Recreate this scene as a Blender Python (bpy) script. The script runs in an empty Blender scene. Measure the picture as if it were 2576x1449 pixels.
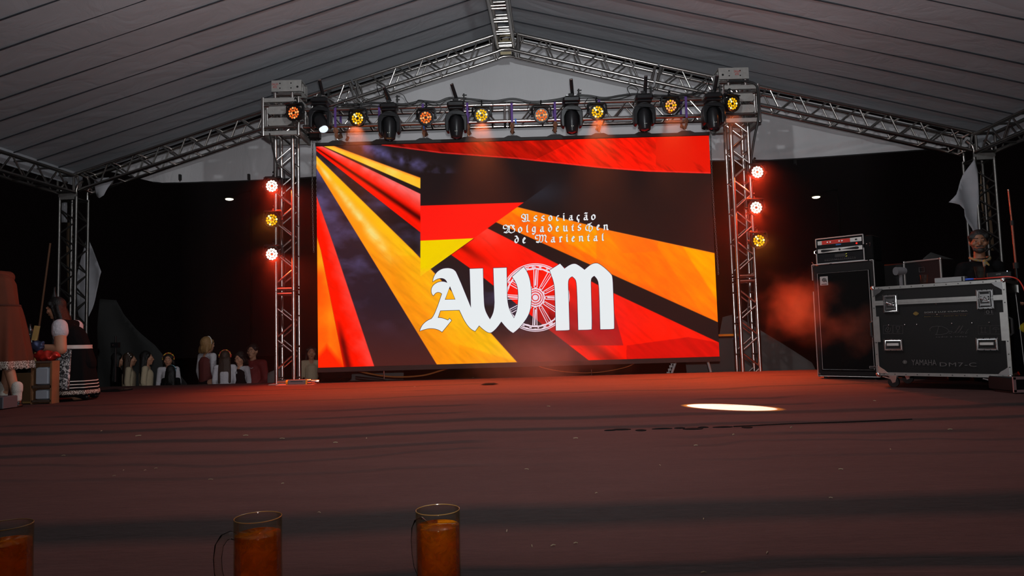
import bpy, bmesh, math, random
import numpy as np
from mathutils import Vector, Matrix, Euler
from mathutils.geometry import tessellate_polygon
random.seed(7)
rng = np.random.RandomState(5)
S = bpy.context.scene
COL = S.collection
PI = math.pi
V = Vector
rad = math.radians

# ---------------------------------------------------------------- camera
FPX, PCX, PCY, EYE = 1717.0, 1288.0, 724.5, 0.6
cam_d = bpy.data.cameras.new('camera')
cam_d.sensor_width = 36.0
cam_d.lens = FPX / 2576 * 36.0
cam_d.clip_start = 0.05
cam_d.clip_end = 200
cam = bpy.data.objects.new('camera', cam_d)
COL.objects.link(cam)
CM = Matrix.Translation((0, 0, EYE)) @ Matrix.Rotation(PI / 2 + rad(3.86), 4, 'X') @ Matrix.Rotation(rad(-1.6), 4, 'Z')
cam.matrix_world = CM
S.camera = cam
CR = CM.to_3x3()
CO = V((0, 0, EYE))

# ---------------------------------------------------------------- view, world
S.view_settings.view_transform = 'Standard'
S.view_settings.look = 'None'
S.view_settings.exposure = 0.0
S.view_settings.gamma = 1.0
S.view_settings.use_curve_mapping = False
S.cycles.max_bounces = 10
S.cycles.transmission_bounces = 10
S.cycles.volume_bounces = 1
S.cycles.caustics_reflective = False
S.cycles.volume_step_rate = 1.5
S.cycles.sample_clamp_indirect = 4.0
w = bpy.data.worlds.new('night')
S.world = w
w.use_nodes = True
bg = w.node_tree.nodes['Background']
bg.inputs[0].default_value = (0.9, 0.6, 0.65, 1)
bg.inputs[1].default_value = 0.0012

# ---------------------------------------------------------------- lights
def lamp(name, typ, loc, energy, color, size=0.0, aim=None, **kw):
    d = bpy.data.lights.new(name, typ)
    d.energy = energy
    d.color = color
    if typ in ('POINT', 'SPOT'):
        d.shadow_soft_size = size
    for k, v in kw.items():
        setattr(d, k, v)
    o = bpy.data.objects.new(name, d)
    COL.objects.link(o)
    o.location = loc
    if aim is not None:
        o.rotation_euler = (V(aim) - V(loc)).to_track_quat('-Z', 'Y').to_euler()
    return o
# the photographer's flash above the lens, tilted up to the tent roof
lamp('camera_flash', 'SPOT', (0.03, -0.08, 0.86), 1200, (0.96, 0.97, 1.0), 0.05, aim=(0.25, 10, 7.2), spot_size=rad(120), spot_blend=1.0)

# unseen fill light added under the ridge to brighten roof and gable
lamp('ridge_fill', 'POINT', (0.35, 4.9, 4.45), 270, (0.92, 0.97, 1.0), 0.06)
# soft unseen fill, added behind the camera to lift the foreground
lamp('foreground_fill', 'AREA', (0.3, -5.0, 4.4), 18, (1.0, 0.93, 0.90), aim=(0.2, 3.0, 0.0), shape='RECTANGLE', size_y=1.2)
bpy.data.lights['foreground_fill'].size = 5.0

# ---------------------------------------------------------------- pixel -> place
def ray(x, y):
    return CR @ V(((x - PCX) / FPX, -(y - PCY) / FPX, -1.0))
def at(x, y, Y):
    d = ray(x, y)
    return CO + d * (Y / d.y)
def atz(x, y, z=0.0):
    d = ray(x, y)
    return CO + d * ((z - EYE) / d.z)
# tent frame: x across, y to the back, origin under the ridge in the gable
TH = rad(3.6)
TENT = Matrix.Translation((0.02, 10.6, 0)) @ Matrix.Rotation(-TH, 4, 'Z')

# ---------------------------------------------------------------- materials
MATS = {}
def mat(name, color, rough=0.5, metal=0.0, emit=None, estr=1.0, noise=0.0, nscale=8.0, bump=0.0, bscale=30.0, spec=0.5, trans=0.0, ior=1.45, sheen=0.0, alpha=1.0):
    if name in MATS:
        return MATS[name]
    m = bpy.data.materials.new(name)
    m.use_nodes = True
    nt = m.node_tree
    b = nt.nodes['Principled BSDF']
    b.inputs['Base Color'].default_value = (*color, 1)
    b.inputs['Roughness'].default_value = rough
    b.inputs['Metallic'].default_value = metal
    b.inputs['Specular IOR Level'].default_value = spec
    b.inputs['IOR'].default_value = ior
    b.inputs['Transmission Weight'].default_value = trans
    b.inputs['Sheen Weight'].default_value = sheen
    b.inputs['Alpha'].default_value = alpha
    if emit:
        b.inputs['Emission Color'].default_value = (*emit, 1)
        b.inputs['Emission Strength'].default_value = estr
    tc = None
    if noise or bump:
        tc = nt.nodes.new('ShaderNodeTexCoord')
    if noise:
        n = nt.nodes.new('ShaderNodeTexNoise')
        n.inputs['Scale'].default_value = nscale
        n.inputs['Detail'].default_value = 5
        nt.links.new(tc.outputs['Object'], n.inputs['Vector'])
        mx = nt.nodes.new('ShaderNodeMix')
        mx.data_type = 'RGBA'
        mx.inputs[6].default_value = (*[c * (1 - noise) for c in color], 1)
        mx.inputs[7].default_value = (*[min(1, c * (1 + noise)) for c in color], 1)
        nt.links.new(n.outputs['Fac'], mx.inputs[0])
        nt.links.new(mx.outputs[2], b.inputs['Base Color'])
    if bump:
        n2 = nt.nodes.new('ShaderNodeTexNoise')
        n2.inputs['Scale'].default_value = bscale
        n2.inputs['Detail'].default_value = 4
        nt.links.new(tc.outputs['Object'], n2.inputs['Vector'])
        bp = nt.nodes.new('ShaderNodeBump')
        bp.inputs['Strength'].default_value = bump
        bp.inputs['Distance'].default_value = 0.02
        nt.links.new(n2.outputs['Fac'], bp.inputs['Height'])
        nt.links.new(bp.outputs['Normal'], b.inputs['Normal'])
    MATS[name] = m
    return m

ALU = mat('aluminium', (0.50, 0.475, 0.45), 0.24, 1.0, noise=0.12, nscale=14)
ALUP = mat('aluminium plate', (0.42, 0.41, 0.39), 0.55, 0.75, noise=0.2, nscale=20)
ALU_SHADE = mat('aluminium darkened as shade', (0.22, 0.21, 0.20), 0.42, 1.0, noise=0.2, nscale=14)  # darker aluminium copy, dim light at columns and eaves put into colour
STEEL = mat('bright steel', (0.75, 0.75, 0.75), 0.22, 1.0)
BLK = mat('black housing', (0.007, 0.007, 0.0075), 0.40, noise=0.2, spec=.3)
BLKG = mat('glossy black', (0.010, 0.010, 0.011), 0.22)
BLKR = mat('black rubber', (0.010, 0.010, 0.010), 0.75, bump=0.1)
BLKF = mat('black cloth', (0.005, 0.005, 0.005), 0.95, spec=.1, bump=0.2)
WHITE = mat('white paint', (0.75, 0.75, 0.75), 0.5)

# ---------------------------------------------------------------- mesh helper
class MB:
    def __init__(s):
        s.v = []; s.f = []; s.m = []; s.mi = 0
    def add(s, vs, fs, M=None):
        b = len(s.v)
        if M is not None:
            vs = [M @ V(v) for v in vs]
        s.v.extend([tuple(v) for v in vs])
        for f in fs:
            s.f.append([b + i for i in f]); s.m.append(s.mi)
        return s
    def box(s, c, d, M=None, bev=0.0):
        cx, cy, cz = c; x, y, z = d[0] / 2, d[1] / 2, d[2] / 2
        if bev <= 0:
            vs = [(cx + a * x, cy + b * y, cz + e * z) for a in (-1, 1) for b in (-1, 1) for e in (-1, 1)]
            fs = [(0, 1, 3, 2), (4, 6, 7, 5), (0, 4, 5, 1), (2, 3, 7, 6), (0, 2, 6, 4), (1, 5, 7, 3)]
            return s.add(vs, fs, M)
        # chamfered along the vertical (z) edges and top/bottom
        k = min(bev, x * .9, y * .9, z * .9)
        def ring(ix, iy, zz):
            return [(cx + a, cy + b, zz) for a, b in ((-ix + k, -iy), (ix - k, -iy), (ix, -iy + k), (ix, iy - k), (ix - k, iy), (-ix + k, iy), (-ix, iy - k), (-ix, -iy + k))]
        rs = [ring(x - k, y - k, cz - z), ring(x, y, cz - z + k), ring(x, y, cz + z - k), ring(x - k, y - k, cz + z)]
        vs = sum(rs, []); fs = []
        for r in range(3):
            for i in range(8):
                j = (i + 1) % 8
                fs.append((r * 8 + i, r * 8 + j, (r + 1) * 8 + j, (r + 1) * 8 + i))
        fs.append(tuple(reversed(range(8)))); fs.append(tuple(range(24, 32)))
        return s.add(vs, fs, M)
    def tube(s, p0, p1, r, n=10, r1=None, M=None):
        p0, p1 = V(p0), V(p1)
        r1 = r if r1 is None else r1
        d = (p1 - p0)
        q = d.to_track_quat('Z', 'Y')
        vs = []
        for p, rr in ((p0, r), (p1, r1)):
            for i in range(n):
                a = 2 * PI * i / n
                vs.append(p + q @ V((rr * math.cos(a), rr * math.sin(a), 0)))
        fs = [(i, (i + 1) % n, n + (i + 1) % n, n + i) for i in range(n)]
        fs += [tuple(reversed(range(n))), tuple(range(n, 2 * n))]
        return s.add(vs, fs, M)
    def path(s, pts, r, n=8, M=None, closed=False, flat=1.0):
        pts = [V(p) for p in pts]
        N = len(pts); vs = []
        up = None
        for k, p in enumerate(pts):
            a = pts[(k - 1) % N] if (closed or k > 0) else p
            b = pts[(k + 1) % N] if (closed or k < N - 1) else p
            t = (b - a).normalized()
            if up is None:
                up = t.orthogonal().normalized()
            up = (up - t * up.dot(t)).normalized()
            sd = t.cross(up)
            rr = r[k] if isinstance(r, (list, tuple)) else r
            for i in range(n):
                an = 2 * PI * i / n
                vs.append(p + up * (rr * math.cos(an)) + sd * (rr * flat * math.sin(an)))
        fs = []
        for k in range(N if closed else N - 1):
            k2 = (k + 1) % N
            for i in range(n):
                j = (i + 1) % n
                fs.append((k * n + i, k * n + j, k2 * n + j, k2 * n + i))
        if not closed:
            fs += [tuple(reversed(range(n))), tuple(range((N - 1) * n, N * n))]
        return s.add(vs, fs, M)
    def lathe(s, prof, n=24, M=None, fn=None, caps=True):
        vs = []; N = len(prof)
        for (r, z) in prof:
            for i in range(n):
                a = 2 * PI * i / n
                rr = r if fn is None else fn(r, z, a)
                vs.append((rr * math.cos(a), rr * math.sin(a), z))
        fs = []
        for k in range(N - 1):
            for i in range(n):
                j = (i + 1) % n
                fs.append((k * n + i, k * n + j, (k + 1) * n + j, (k + 1) * n + i))
        if caps:
            fs += [tuple(reversed(range(n))), tuple(range((N - 1) * n, N * n))]
        return s.add(vs, fs, M)
    def ell(s, c, r, n=12, M=None):
        if not isinstance(r, (tuple, list)):
            r = (r, r, r)
        vs = []; fs = []; K = n // 2 + 1
        for k in range(1, K):
            t = PI * k / K
            for i in range(n):
                a = 2 * PI * i / n
                vs.append((c[0] + r[0] * math.sin(t) * math.cos(a), c[1] + r[1] * math.sin(t) * math.sin(a), c[2] - r[2] * math.cos(t)))
        b0 = len(vs); vs.append((c[0], c[1], c[2] - r[2])); vs.append((c[0], c[1], c[2] + r[2]))
        for k in range(K - 2):
            for i in range(n):
                j = (i + 1) % n
                fs.append((k * n + i, k * n + j, (k + 1) * n + j, (k + 1) * n + i))
        for i in range(n):
            j = (i + 1) % n
            fs.append((b0, j, i)); fs.append((b0 + 1, (K - 2) * n + i, (K - 2) * n + j))
        return s.add(vs, fs, M)
    def cap(s, p0, p1, r0, r1=None, n=12, M=None):      # tapered capsule
        p0, p1 = V(p0), V(p1); r1 = r0 if r1 is None else r1
        s.tube(p0, p1, r0, n, r1, M); s.ell(p0, r0 * .999, n, M); s.ell(p1, r1 * .999, n, M)
        return s
    def poly(s, loops, M=None, z=0.0):                   # flat polygon with holes in xy
        ls = [[V((p[0], p[1], 0)) for p in l] for l in loops]
        flat = [p for l in ls for p in l]
        tr = tessellate_polygon(ls)
        return s.add([(p.x, p.y, z) for p in flat], [tuple(t) for t in tr], M)
    def prism(s, pts, y0, y1, M=None):                   # outline in xz, extruded along y
        n = len(pts)
        tr = tessellate_polygon([[V((p[0], p[1], 0)) for p in pts]])
        area = sum(pts[i][0] * pts[(i + 1) % n][1] - pts[(i + 1) % n][0] * pts[i][1] for i in range(n))
        if area < 0:
            pts = pts[::-1]; tr = tessellate_polygon([[V((p[0], p[1], 0)) for p in pts]])
        vs = [(p[0], y0, p[1]) for p in pts] + [(p[0], y1, p[1]) for p in pts]
        fs = [tuple(t) for t in tr] + [tuple(n + i for i in reversed(t)) for t in tr]
        fs += [(i, (i + 1) % n, n + (i + 1) % n, n + i) for i in range(n)]
        return s.add(vs, fs, M)
    def torus(s, R, r, M=None, n=20, k=8, a0=0, a1=2 * PI):
        full = abs(a1 - a0 - 2 * PI) < 1e-6
        pts = [(R * math.cos(a0 + (a1 - a0) * i / n), R * math.sin(a0 + (a1 - a0) * i / n), 0) for i in range(n if full else n + 1)]
        return s.path(pts, r, k, M, closed=full)

MW = {}
def wm(o):
    return MW.get(o.name, Matrix.Identity(4))
def mesh_of(name, mb, mats, inv=None, smooth=40, fixn=True):
    me = bpy.data.meshes.new(name)
    vs = mb.v if inv is None else [inv @ V(v) for v in mb.v]
    me.from_pydata([tuple(v) for v in vs], [], mb.f)
    for m in (mats if isinstance(mats, (list, tuple)) else [mats]):
        me.materials.append(m)
    if any(mb.m):
        me.polygons.foreach_set('material_index', mb.m)
    if fixn:
        bm = bmesh.new(); bm.from_mesh(me)
        bmesh.ops.recalc_face_normals(bm, faces=bm.faces)
        bm.to_mesh(me); bm.free()
    me.update()
    if smooth:
        me.shade_smooth()
        me.set_sharp_from_angle(angle=rad(smooth))
    return me
def part(name, mb, mats, parent=None, M=None, world=False, label=None, smooth=40, fixn=True):
    """one mesh object; world=True: vertices are in scene space; M places it in its parent"""
    inv = None
    if world and parent is not None:
        inv = wm(parent).inverted()
    me = mb if isinstance(mb, bpy.types.Mesh) else mesh_of(name, mb, mats, inv, smooth, fixn)
    o = bpy.data.objects.new(name, me)
    COL.objects.link(o)
    B = M if M is not None else Matrix.Identity(4)
    o.matrix_basis = B
    if parent is not None:
        o.parent = parent
        MW[o.name] = wm(parent) @ B
    else:
        MW[o.name] = B
    if label:
        o['label'] = label
    return o
def islands(mb):
    par = list(range(len(mb.v)))
    def find(a):
        while par[a] != a:
            par[a] = par[par[a]]; a = par[a]
        return a
    for f in mb.f:
        for i in f[1:]:
            par[find(i)] = find(f[0])
    grp = {}
    for f, m in zip(mb.f, mb.m):
        grp.setdefault(find(f[0]), []).append((f, m))
    out = []
    for g in grp.values():
        q = MB(); ix = {}
        for f, m in g:
            for i in f:
                if i not in ix:
                    ix[i] = len(q.v); q.v.append(mb.v[i])
            q.f.append([ix[i] for i in f]); q.m.append(m)
        out.append(q)
    return out
def pieces(name, mb, mats, parent, **kw):
    """one part per separate piece of mb"""
    return [part(name, q, mats, parent, **kw) for q in islands(mb)]
def tag(o, label, cat, group=None, kind=None):
    o['label'] = label; o['category'] = cat
    if group: o['group'] = group
    if kind: o['kind'] = kind
    return o
def thing(name, label, cat, M=None, group=None):
    o = bpy.data.objects.new(name, None)
    o.empty_display_size = 0.05
    COL.objects.link(o)
    if M is None: M = Matrix.Identity(4)
    if not isinstance(M, Matrix): M = Matrix.Translation(V(M))
    o.matrix_basis = M
    MW[o.name] = M
    return tag(o, label, cat, group)
def solo(name, mb, mats, label, cat, loc=None, group=None, kind=None, smooth=40):
    """a thing that is one mesh, vertices in scene space, origin at its base"""
    if loc is None:
        a = np.array([tuple(v) for v in mb.v]); loc = ((a[:, 0].min() + a[:, 0].max()) / 2, (a[:, 1].min() + a[:, 1].max()) / 2, a[:, 2].min())
    M = Matrix.Translation(V(loc))
    me = mesh_of(name, mb, mats, M.inverted(), smooth)
    o = part(name, me, None, None, M)
    return tag(o, label, cat, group, kind)
def struct(name, mb, mats, smooth=0):
    o = part(name, mb, mats, smooth=smooth)
    o['kind'] = 'structure'
    return o
def copy_tree(o, M=None, parent=None, label=None, group=None):
    c = o.copy(); COL.objects.link(c)
    if parent is not None:
        c.parent = parent
    if M is not None:
        c.matrix_basis = M
    MW[c.name] = (wm(parent) if parent is not None else Matrix.Identity(4)) @ c.matrix_basis
    if label: c['label'] = label
    if group: c['group'] = group
    for ch in o.children:
        copy_tree(ch, None, c)
    return c
def T(x, y=None, z=None):
    return Matrix.Translation(V(x) if y is None else V((x, y, z)))
def Rm(a, ax):
    return Matrix.Rotation(a, 4, ax)
def frame(o, xa, za):
    """matrix with x axis xa and z axis near za at o"""
    xa = V(xa).normalized(); za = V(za); ya = za.cross(xa).normalized(); za = xa.cross(ya)
    M = Matrix((xa, ya, za)).transposed().to_4x4(); M.translation = V(o)
    return M
_txt = {}
def text_poly(string, size, extr=0.0005, space=1.0):
    c = bpy.data.curves.new('lettering', 'FONT'); c.body = string; c.size = size; c.extrude = extr; c.space_character = space
    c.align_x = 'LEFT'; c.resolution_u = 3
    o = bpy.data.objects.new('lettering', c); COL.objects.link(o)
    bpy.context.view_layer.update()
    me = bpy.data.meshes.new_from_object(o.evaluated_get(bpy.context.evaluated_depsgraph_get()))
    COL.objects.unlink(o); bpy.data.objects.remove(o)
    return me
def lettering(string, width, height, m, parent, M, name='lettering', space=1.0):
    """flat text in the local xy plane of M, fitted to width x height, lower left at origin"""
    me = text_poly(string, 1.0, 0.004, space)
    a = np.array([tuple(v.co) for v in me.vertices])
    mn, mx = a[:, :2].min(0), a[:, :2].max(0)
    for v in me.vertices:
        v.co = ((v.co.x - mn[0]) / (mx[0] - mn[0]) * width, (v.co.y - mn[1]) / (mx[1] - mn[1]) * height, v.co.z * 0.1)
    me.materials.clear(); me.materials.append(m)
    for p in me.polygons: p.material_index = 0
    return part(name, me, None, parent, M)

# ================================================================ SETTING
# stage deck
def carpet_mat():
    m = bpy.data.materials.new('stage carpet'); m.use_nodes = True
    nt = m.node_tree; N = nt.nodes; L = nt.links
    b = N['Principled BSDF']; b.inputs['Roughness'].default_value = 0.95
    b.inputs['Specular IOR Level'].default_value = 0.15
    tc = N.new('ShaderNodeTexCoord'); sp = N.new('ShaderNodeSeparateXYZ')
    L.new(tc.outputs['Object'], sp.inputs[0])
    def math_(op, a, c=None, v=None):
        n = N.new('ShaderNodeMath'); n.operation = op
        for i, q in enumerate((a, c)):
            if q is None: continue
            if isinstance(q, (int, float)): n.inputs[i].default_value = q
            else: L.new(q, n.inputs[i])
        return n.outputs[0]
    def noise(scale, detail=4, stretch=(1, 1, 1), rough=0.5):
        mp = N.new('ShaderNodeMapping'); mp.inputs['Scale'].default_value = stretch
        L.new(tc.outputs['Object'], mp.inputs[0])
        n = N.new('ShaderNodeTexNoise'); n.inputs['Scale'].default_value = scale; n.inputs['Detail'].default_value = detail
        n.inputs['Roughness'].default_value = rough
        L.new(mp.outputs[0], n.inputs['Vector']); return n.outputs['Fac']
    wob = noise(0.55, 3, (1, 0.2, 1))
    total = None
    # dark grey strips that run across the deck: y position, half width, strength, noise threshold
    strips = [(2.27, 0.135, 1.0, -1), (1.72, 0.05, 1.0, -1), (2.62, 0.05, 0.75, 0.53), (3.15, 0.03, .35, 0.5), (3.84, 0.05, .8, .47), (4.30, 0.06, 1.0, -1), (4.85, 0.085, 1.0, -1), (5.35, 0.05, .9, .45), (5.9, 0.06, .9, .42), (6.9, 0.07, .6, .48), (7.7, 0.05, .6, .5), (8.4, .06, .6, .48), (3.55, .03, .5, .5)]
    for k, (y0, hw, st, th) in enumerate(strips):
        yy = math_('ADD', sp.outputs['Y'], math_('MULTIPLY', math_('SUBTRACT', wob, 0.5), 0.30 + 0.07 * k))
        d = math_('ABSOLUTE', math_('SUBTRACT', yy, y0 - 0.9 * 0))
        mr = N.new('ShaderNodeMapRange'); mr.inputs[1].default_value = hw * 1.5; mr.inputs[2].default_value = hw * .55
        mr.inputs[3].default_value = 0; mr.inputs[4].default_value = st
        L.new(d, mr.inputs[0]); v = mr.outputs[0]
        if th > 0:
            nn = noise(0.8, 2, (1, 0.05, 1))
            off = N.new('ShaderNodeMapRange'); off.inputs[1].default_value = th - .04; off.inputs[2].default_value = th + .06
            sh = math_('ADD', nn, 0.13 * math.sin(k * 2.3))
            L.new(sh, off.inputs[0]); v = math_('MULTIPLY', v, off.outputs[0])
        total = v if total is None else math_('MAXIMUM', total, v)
    fine = noise(160, 3, (1, 1, 1), 0.7)
    med = noise(3.0, 6, (0.35, 1.6, 1), 0.65)
    cr = N.new('ShaderNodeMix'); cr.data_type = 'RGBA'
    cr.inputs[6].default_value = (0.010, 0.006, 0.0055, 1); cr.inputs[7].default_value = (0.118, 0.054, 0.048, 1)
    hair_ = noise(38, 4, (.35, 1.3, 1), .75)
    L.new(math_('ADD', math_('MULTIPLY', med, 0.40), math_('ADD', math_('MULTIPLY', fine, 0.25), math_('MULTIPLY', hair_, .35))), cr.inputs[0])
    mx = N.new('ShaderNodeMix'); mx.data_type = 'RGBA'
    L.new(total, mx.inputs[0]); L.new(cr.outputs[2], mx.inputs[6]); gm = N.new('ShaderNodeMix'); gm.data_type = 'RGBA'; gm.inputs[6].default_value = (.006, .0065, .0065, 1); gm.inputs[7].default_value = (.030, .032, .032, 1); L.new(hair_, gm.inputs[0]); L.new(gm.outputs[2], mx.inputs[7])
    L.new(mx.outputs[2], b.inputs['Base Color'])
    bp = N.new('ShaderNodeBump'); bp.inputs['Strength'].default_value = 0.5; bp.inputs['Distance'].default_value = 0.012
    hgt = math_('ADD', math_('MULTIPLY', hair_, 0.45), math_('ADD', med, math_('MULTIPLY', total, -1.2)))
    L.new(hgt, bp.inputs['Height']); L.new(bp.outputs['Normal'], b.inputs['Normal'])
    return m
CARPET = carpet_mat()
BACK = -0.95                       # back edge of the deck in tent space
def tent(x, y, z=0.0):
    return TENT @ V((x, y, z))
mb = MB()
nx, ny = 60, 70
front = 0.35
vs = []
for j in range(ny + 1):
    for i in range(nx + 1):
        u = i / nx; v = j / ny
        X = -8.2 + 16.4 * u
        yb = tent(X, BACK).y
        Y = front + (yb - front) * v
        z = 0.0
        vs.append((X, Y, z))
fs = [(j * (nx + 1) + i, j * (nx + 1) + i + 1, (j + 1) * (nx + 1) + i + 1, (j + 1) * (nx + 1) + i) for j in range(ny) for i in range(nx)]
mb.add(vs, fs)
c = [(-8.2, front), (8.2, front), (8.2, tent(8.2, BACK).y), (-8.2, tent(-8.2, BACK).y)]
mb.add([(x, y, 0) for x, y in c] + [(x, y, -0.7) for x, y in c], [(0, 1, 5, 4), (1, 2, 6, 5), (2, 3, 7, 6), (3, 0, 4, 7), (4, 5, 6, 7)])
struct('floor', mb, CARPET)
GND = -0.7
mb = MB(); mb.add([(-60, -20, GND), (60, -20, GND), (60, 60, GND), (-60, 60, GND)], [(0, 1, 2, 3)])
g = struct('ground', mb, mat('dark asphalt', (0.012, 0.012, 0.013), 0.95, noise=0.4, nscale=3))

# tent roof cloth with creases and dark welded seams
def cloth_mat(name, col, bump=0.35, sc=(0.5, 2.2, 1.0)):
    m = bpy.data.materials.new(name); m.use_nodes = True
    nt = m.node_tree; N = nt.nodes; L = nt.links; b = N['Principled BSDF']
    b.inputs['Roughness'].default_value = 0.62; b.inputs['Specular IOR Level'].default_value = 0.35
    tc = N.new('ShaderNodeTexCoord')
    mp = N.new('ShaderNodeMapping'); mp.inputs['Rotation'].default_value = (0, 0, rad(38)); mp.inputs['Scale'].default_value = sc
    L.new(tc.outputs['Object'], mp.inputs[0])
    n = N.new('ShaderNodeTexNoise'); n.inputs['Scale'].default_value = 1.6; n.inputs['Detail'].default_value = 5; n.inputs['Distortion'].default_value = 0.6
    L.new(mp.outputs[0], n.inputs['Vector'])
    ra = N.new('ShaderNodeMath'); ra.operation = 'SUBTRACT'; L.new(n.outputs['Fac'], ra.inputs[0]); ra.inputs[1].default_value = 0.5
    rb = N.new('ShaderNodeMath'); rb.operation = 'ABSOLUTE'; L.new(ra.outputs[0], rb.inputs[0])
    bp = N.new('ShaderNodeBump'); bp.inputs['Strength'].default_value = bump; bp.inputs['Distance'].default_value = 0.12
    L.new(rb.outputs[0], bp.inputs['Height']); L.new(bp.outputs['Normal'], b.inputs['Normal'])
    n2 = N.new('ShaderNodeTexNoise'); n2.inputs['Scale'].default_value = 0.9; n2.inputs['Detail'].default_value = 6
    L.new(tc.outputs['Object'], n2.inputs['Vector'])
    mx = N.new('ShaderNodeMix'); mx.data_type = 'RGBA'
    mx.inputs[6].default_value = (*[c * .82 for c in col], 1); mx.inputs[7].default_value = (*[min(1, c * 1.1) for c in col], 1)
    L.new(n2.outputs['Fac'], mx.inputs[0]); L.new(mx.outputs[2], b.inputs['Base Color'])
    return m
ROOFC = cloth_mat('tent roof cloth', (0.36, 0.375, 0.40), .20, (1.0, 1.3, 1))
GABC = cloth_mat('gable cloth', (0.58, 0.57, 0.58), 0.3, (1.2, 1.0, 0.4))
SEAM = mat('dark seam webbing', (0.02, 0.022, 0.028), 0.8)
ZR, ZE, HW = 5.47, 3.45, 7.2
def roof_z(x): return ZR - (ZR - ZE) * abs(x) / HW
def sag(x, y, seed=0):
    t = ((y + 0.32) / 0.452) % 1.0
    return 0.003 * math.sin(PI * t) + 0.02 * math.sin(x * 1.3 + y * 0.7 + seed) * math.sin(PI * min(1, abs(x) / HW))
for side, nm in ((-1, 'ceiling'), (1, 'ceiling')):
    mb = MB(); NX, NY = 48, 112
    vs = []
    for j in range(NY + 1):
        y = 0.25 - 12.6 * j / NY
        for i in range(NX + 1):
            x = side * HW * i / NX
            vs.append((x, y, roof_z(x) + 0.02 + sag(x, y)))
    for j in range(NY):
        for i in range(NX):
            q = (j * (NX + 1) + i, j * (NX + 1) + i + 1, (j + 1) * (NX + 1) + i + 1, (j + 1) * (NX + 1) + i)
            mb.f.append(list(q)); mb.m.append(0)
    mb.v = [tuple(v) for v in vs]
    # outer valance hanging from the eave
    b0 = len(mb.v)
    for j in range(NY + 1):
        y = 0.25 - 12.6 * j / NY
        mb.v.append((side * HW, y, ZE + 0.02 + sag(side * HW, y))); mb.v.append((side * (HW + .03), y, ZE - 0.20))
    for j in range(NY):
        mb.f.append([b0 + 2 * j, b0 + 2 * j + 1, b0 + 2 * j + 3, b0 + 2 * j + 2]); mb.m.append(0)
    mb.mi = 1
    for k in range(27):
        y = -0.32 - 0.452 * k
        pts = [(side * HW * i / 24, y - 0.025 * math.sin(i / 24 * PI), roof_z(HW * i / 24) + 0.006) for i in range(25)]
        mb.path(pts, 0.0085, 6)
    me = mesh_of('ceiling', mb, [ROOFC, SEAM], None, 60, fixn=False)
    o = part('ceiling', me, None, None, TENT); o['kind'] = 'structure'

# gable cloth behind the stage truss, its lower edge open to the night
mb = MB(); NX, NZ = 90, 16
def low(x):
    if x < -5.9: return 3.28 + (-(x + 5.9)) * 0.28 + 0.0
    return 3.285 + 0.012 * (x + 5.9) / 2 + (-0.085 if x > 2 else 0) * min(1, (x - 2) / 2 if x > 2 else 0) - 0.03 * math.sin((x + 6) * 0.8)
for j in range(NZ + 1):
    for i in range(NX + 1):
        x = -HW + 2 * HW * i / NX
        zt = roof_z(x); zb = min(low(x), zt)
        z = zb + (zt - zb) * j / NZ
        fold = 0.03 * math.sin(x * 2.1 + z * 3) + 0.015 * math.sin(x * 9.0) * (1 - j / NZ)
        if x > 2.5: fold += 0.035 * math.sin((z - 3.1 - (x - 4) * 0.16) * 26) * math.exp(-((z - 3.25 - (x - 4) * .1) / .22) ** 2) * min(1, (x - 2.5))
        mb.v.append((x, 0.30 + fold, z))
for j in range(NZ):
    for i in range(NX):
        mb.f.append([j * (NX + 1) + i, j * (NX + 1) + i + 1, (j + 1) * (NX + 1) + i + 1, (j + 1) * (NX + 1) + i]); mb.m.append(0)
me = mesh_of('wall_back', mb, [GABC], None, 60, fixn=False)
o = part('wall_back', me, None, None, TENT); o['kind'] = 'structure'
# hem cord along the lower edge with small black hooks
mb = MB(); mb.path([TENT @ V((x, 0.28, low(x) - 0.01)) for x in np.linspace(-6.0, 6.7, 60)], 0.011, 6)
solo('edge_cord', mb, BLKR, 'thin black cord along the lower hem of the white gable cloth', 'cord')
for (px, py), where in zip(((453, 446), (626, 445), (2000, 405)), ('nearer the left tent corner', 'nearer the left tower', 'right of the right tower')):
    p = at(px, py, 10.85)
    mb = MB(); mb.box((p.x, p.y, p.z), (0.03, 0.05, 0.09)); mb.box((p.x + .008, p.y - .02, p.z - .05), (0.012, 0.02, 0.04))
    solo('hem_hook', mb, BLKR, 'small black hook on the gable hem, ' + where, 'hook', group='hooks on the gable hem')

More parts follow.
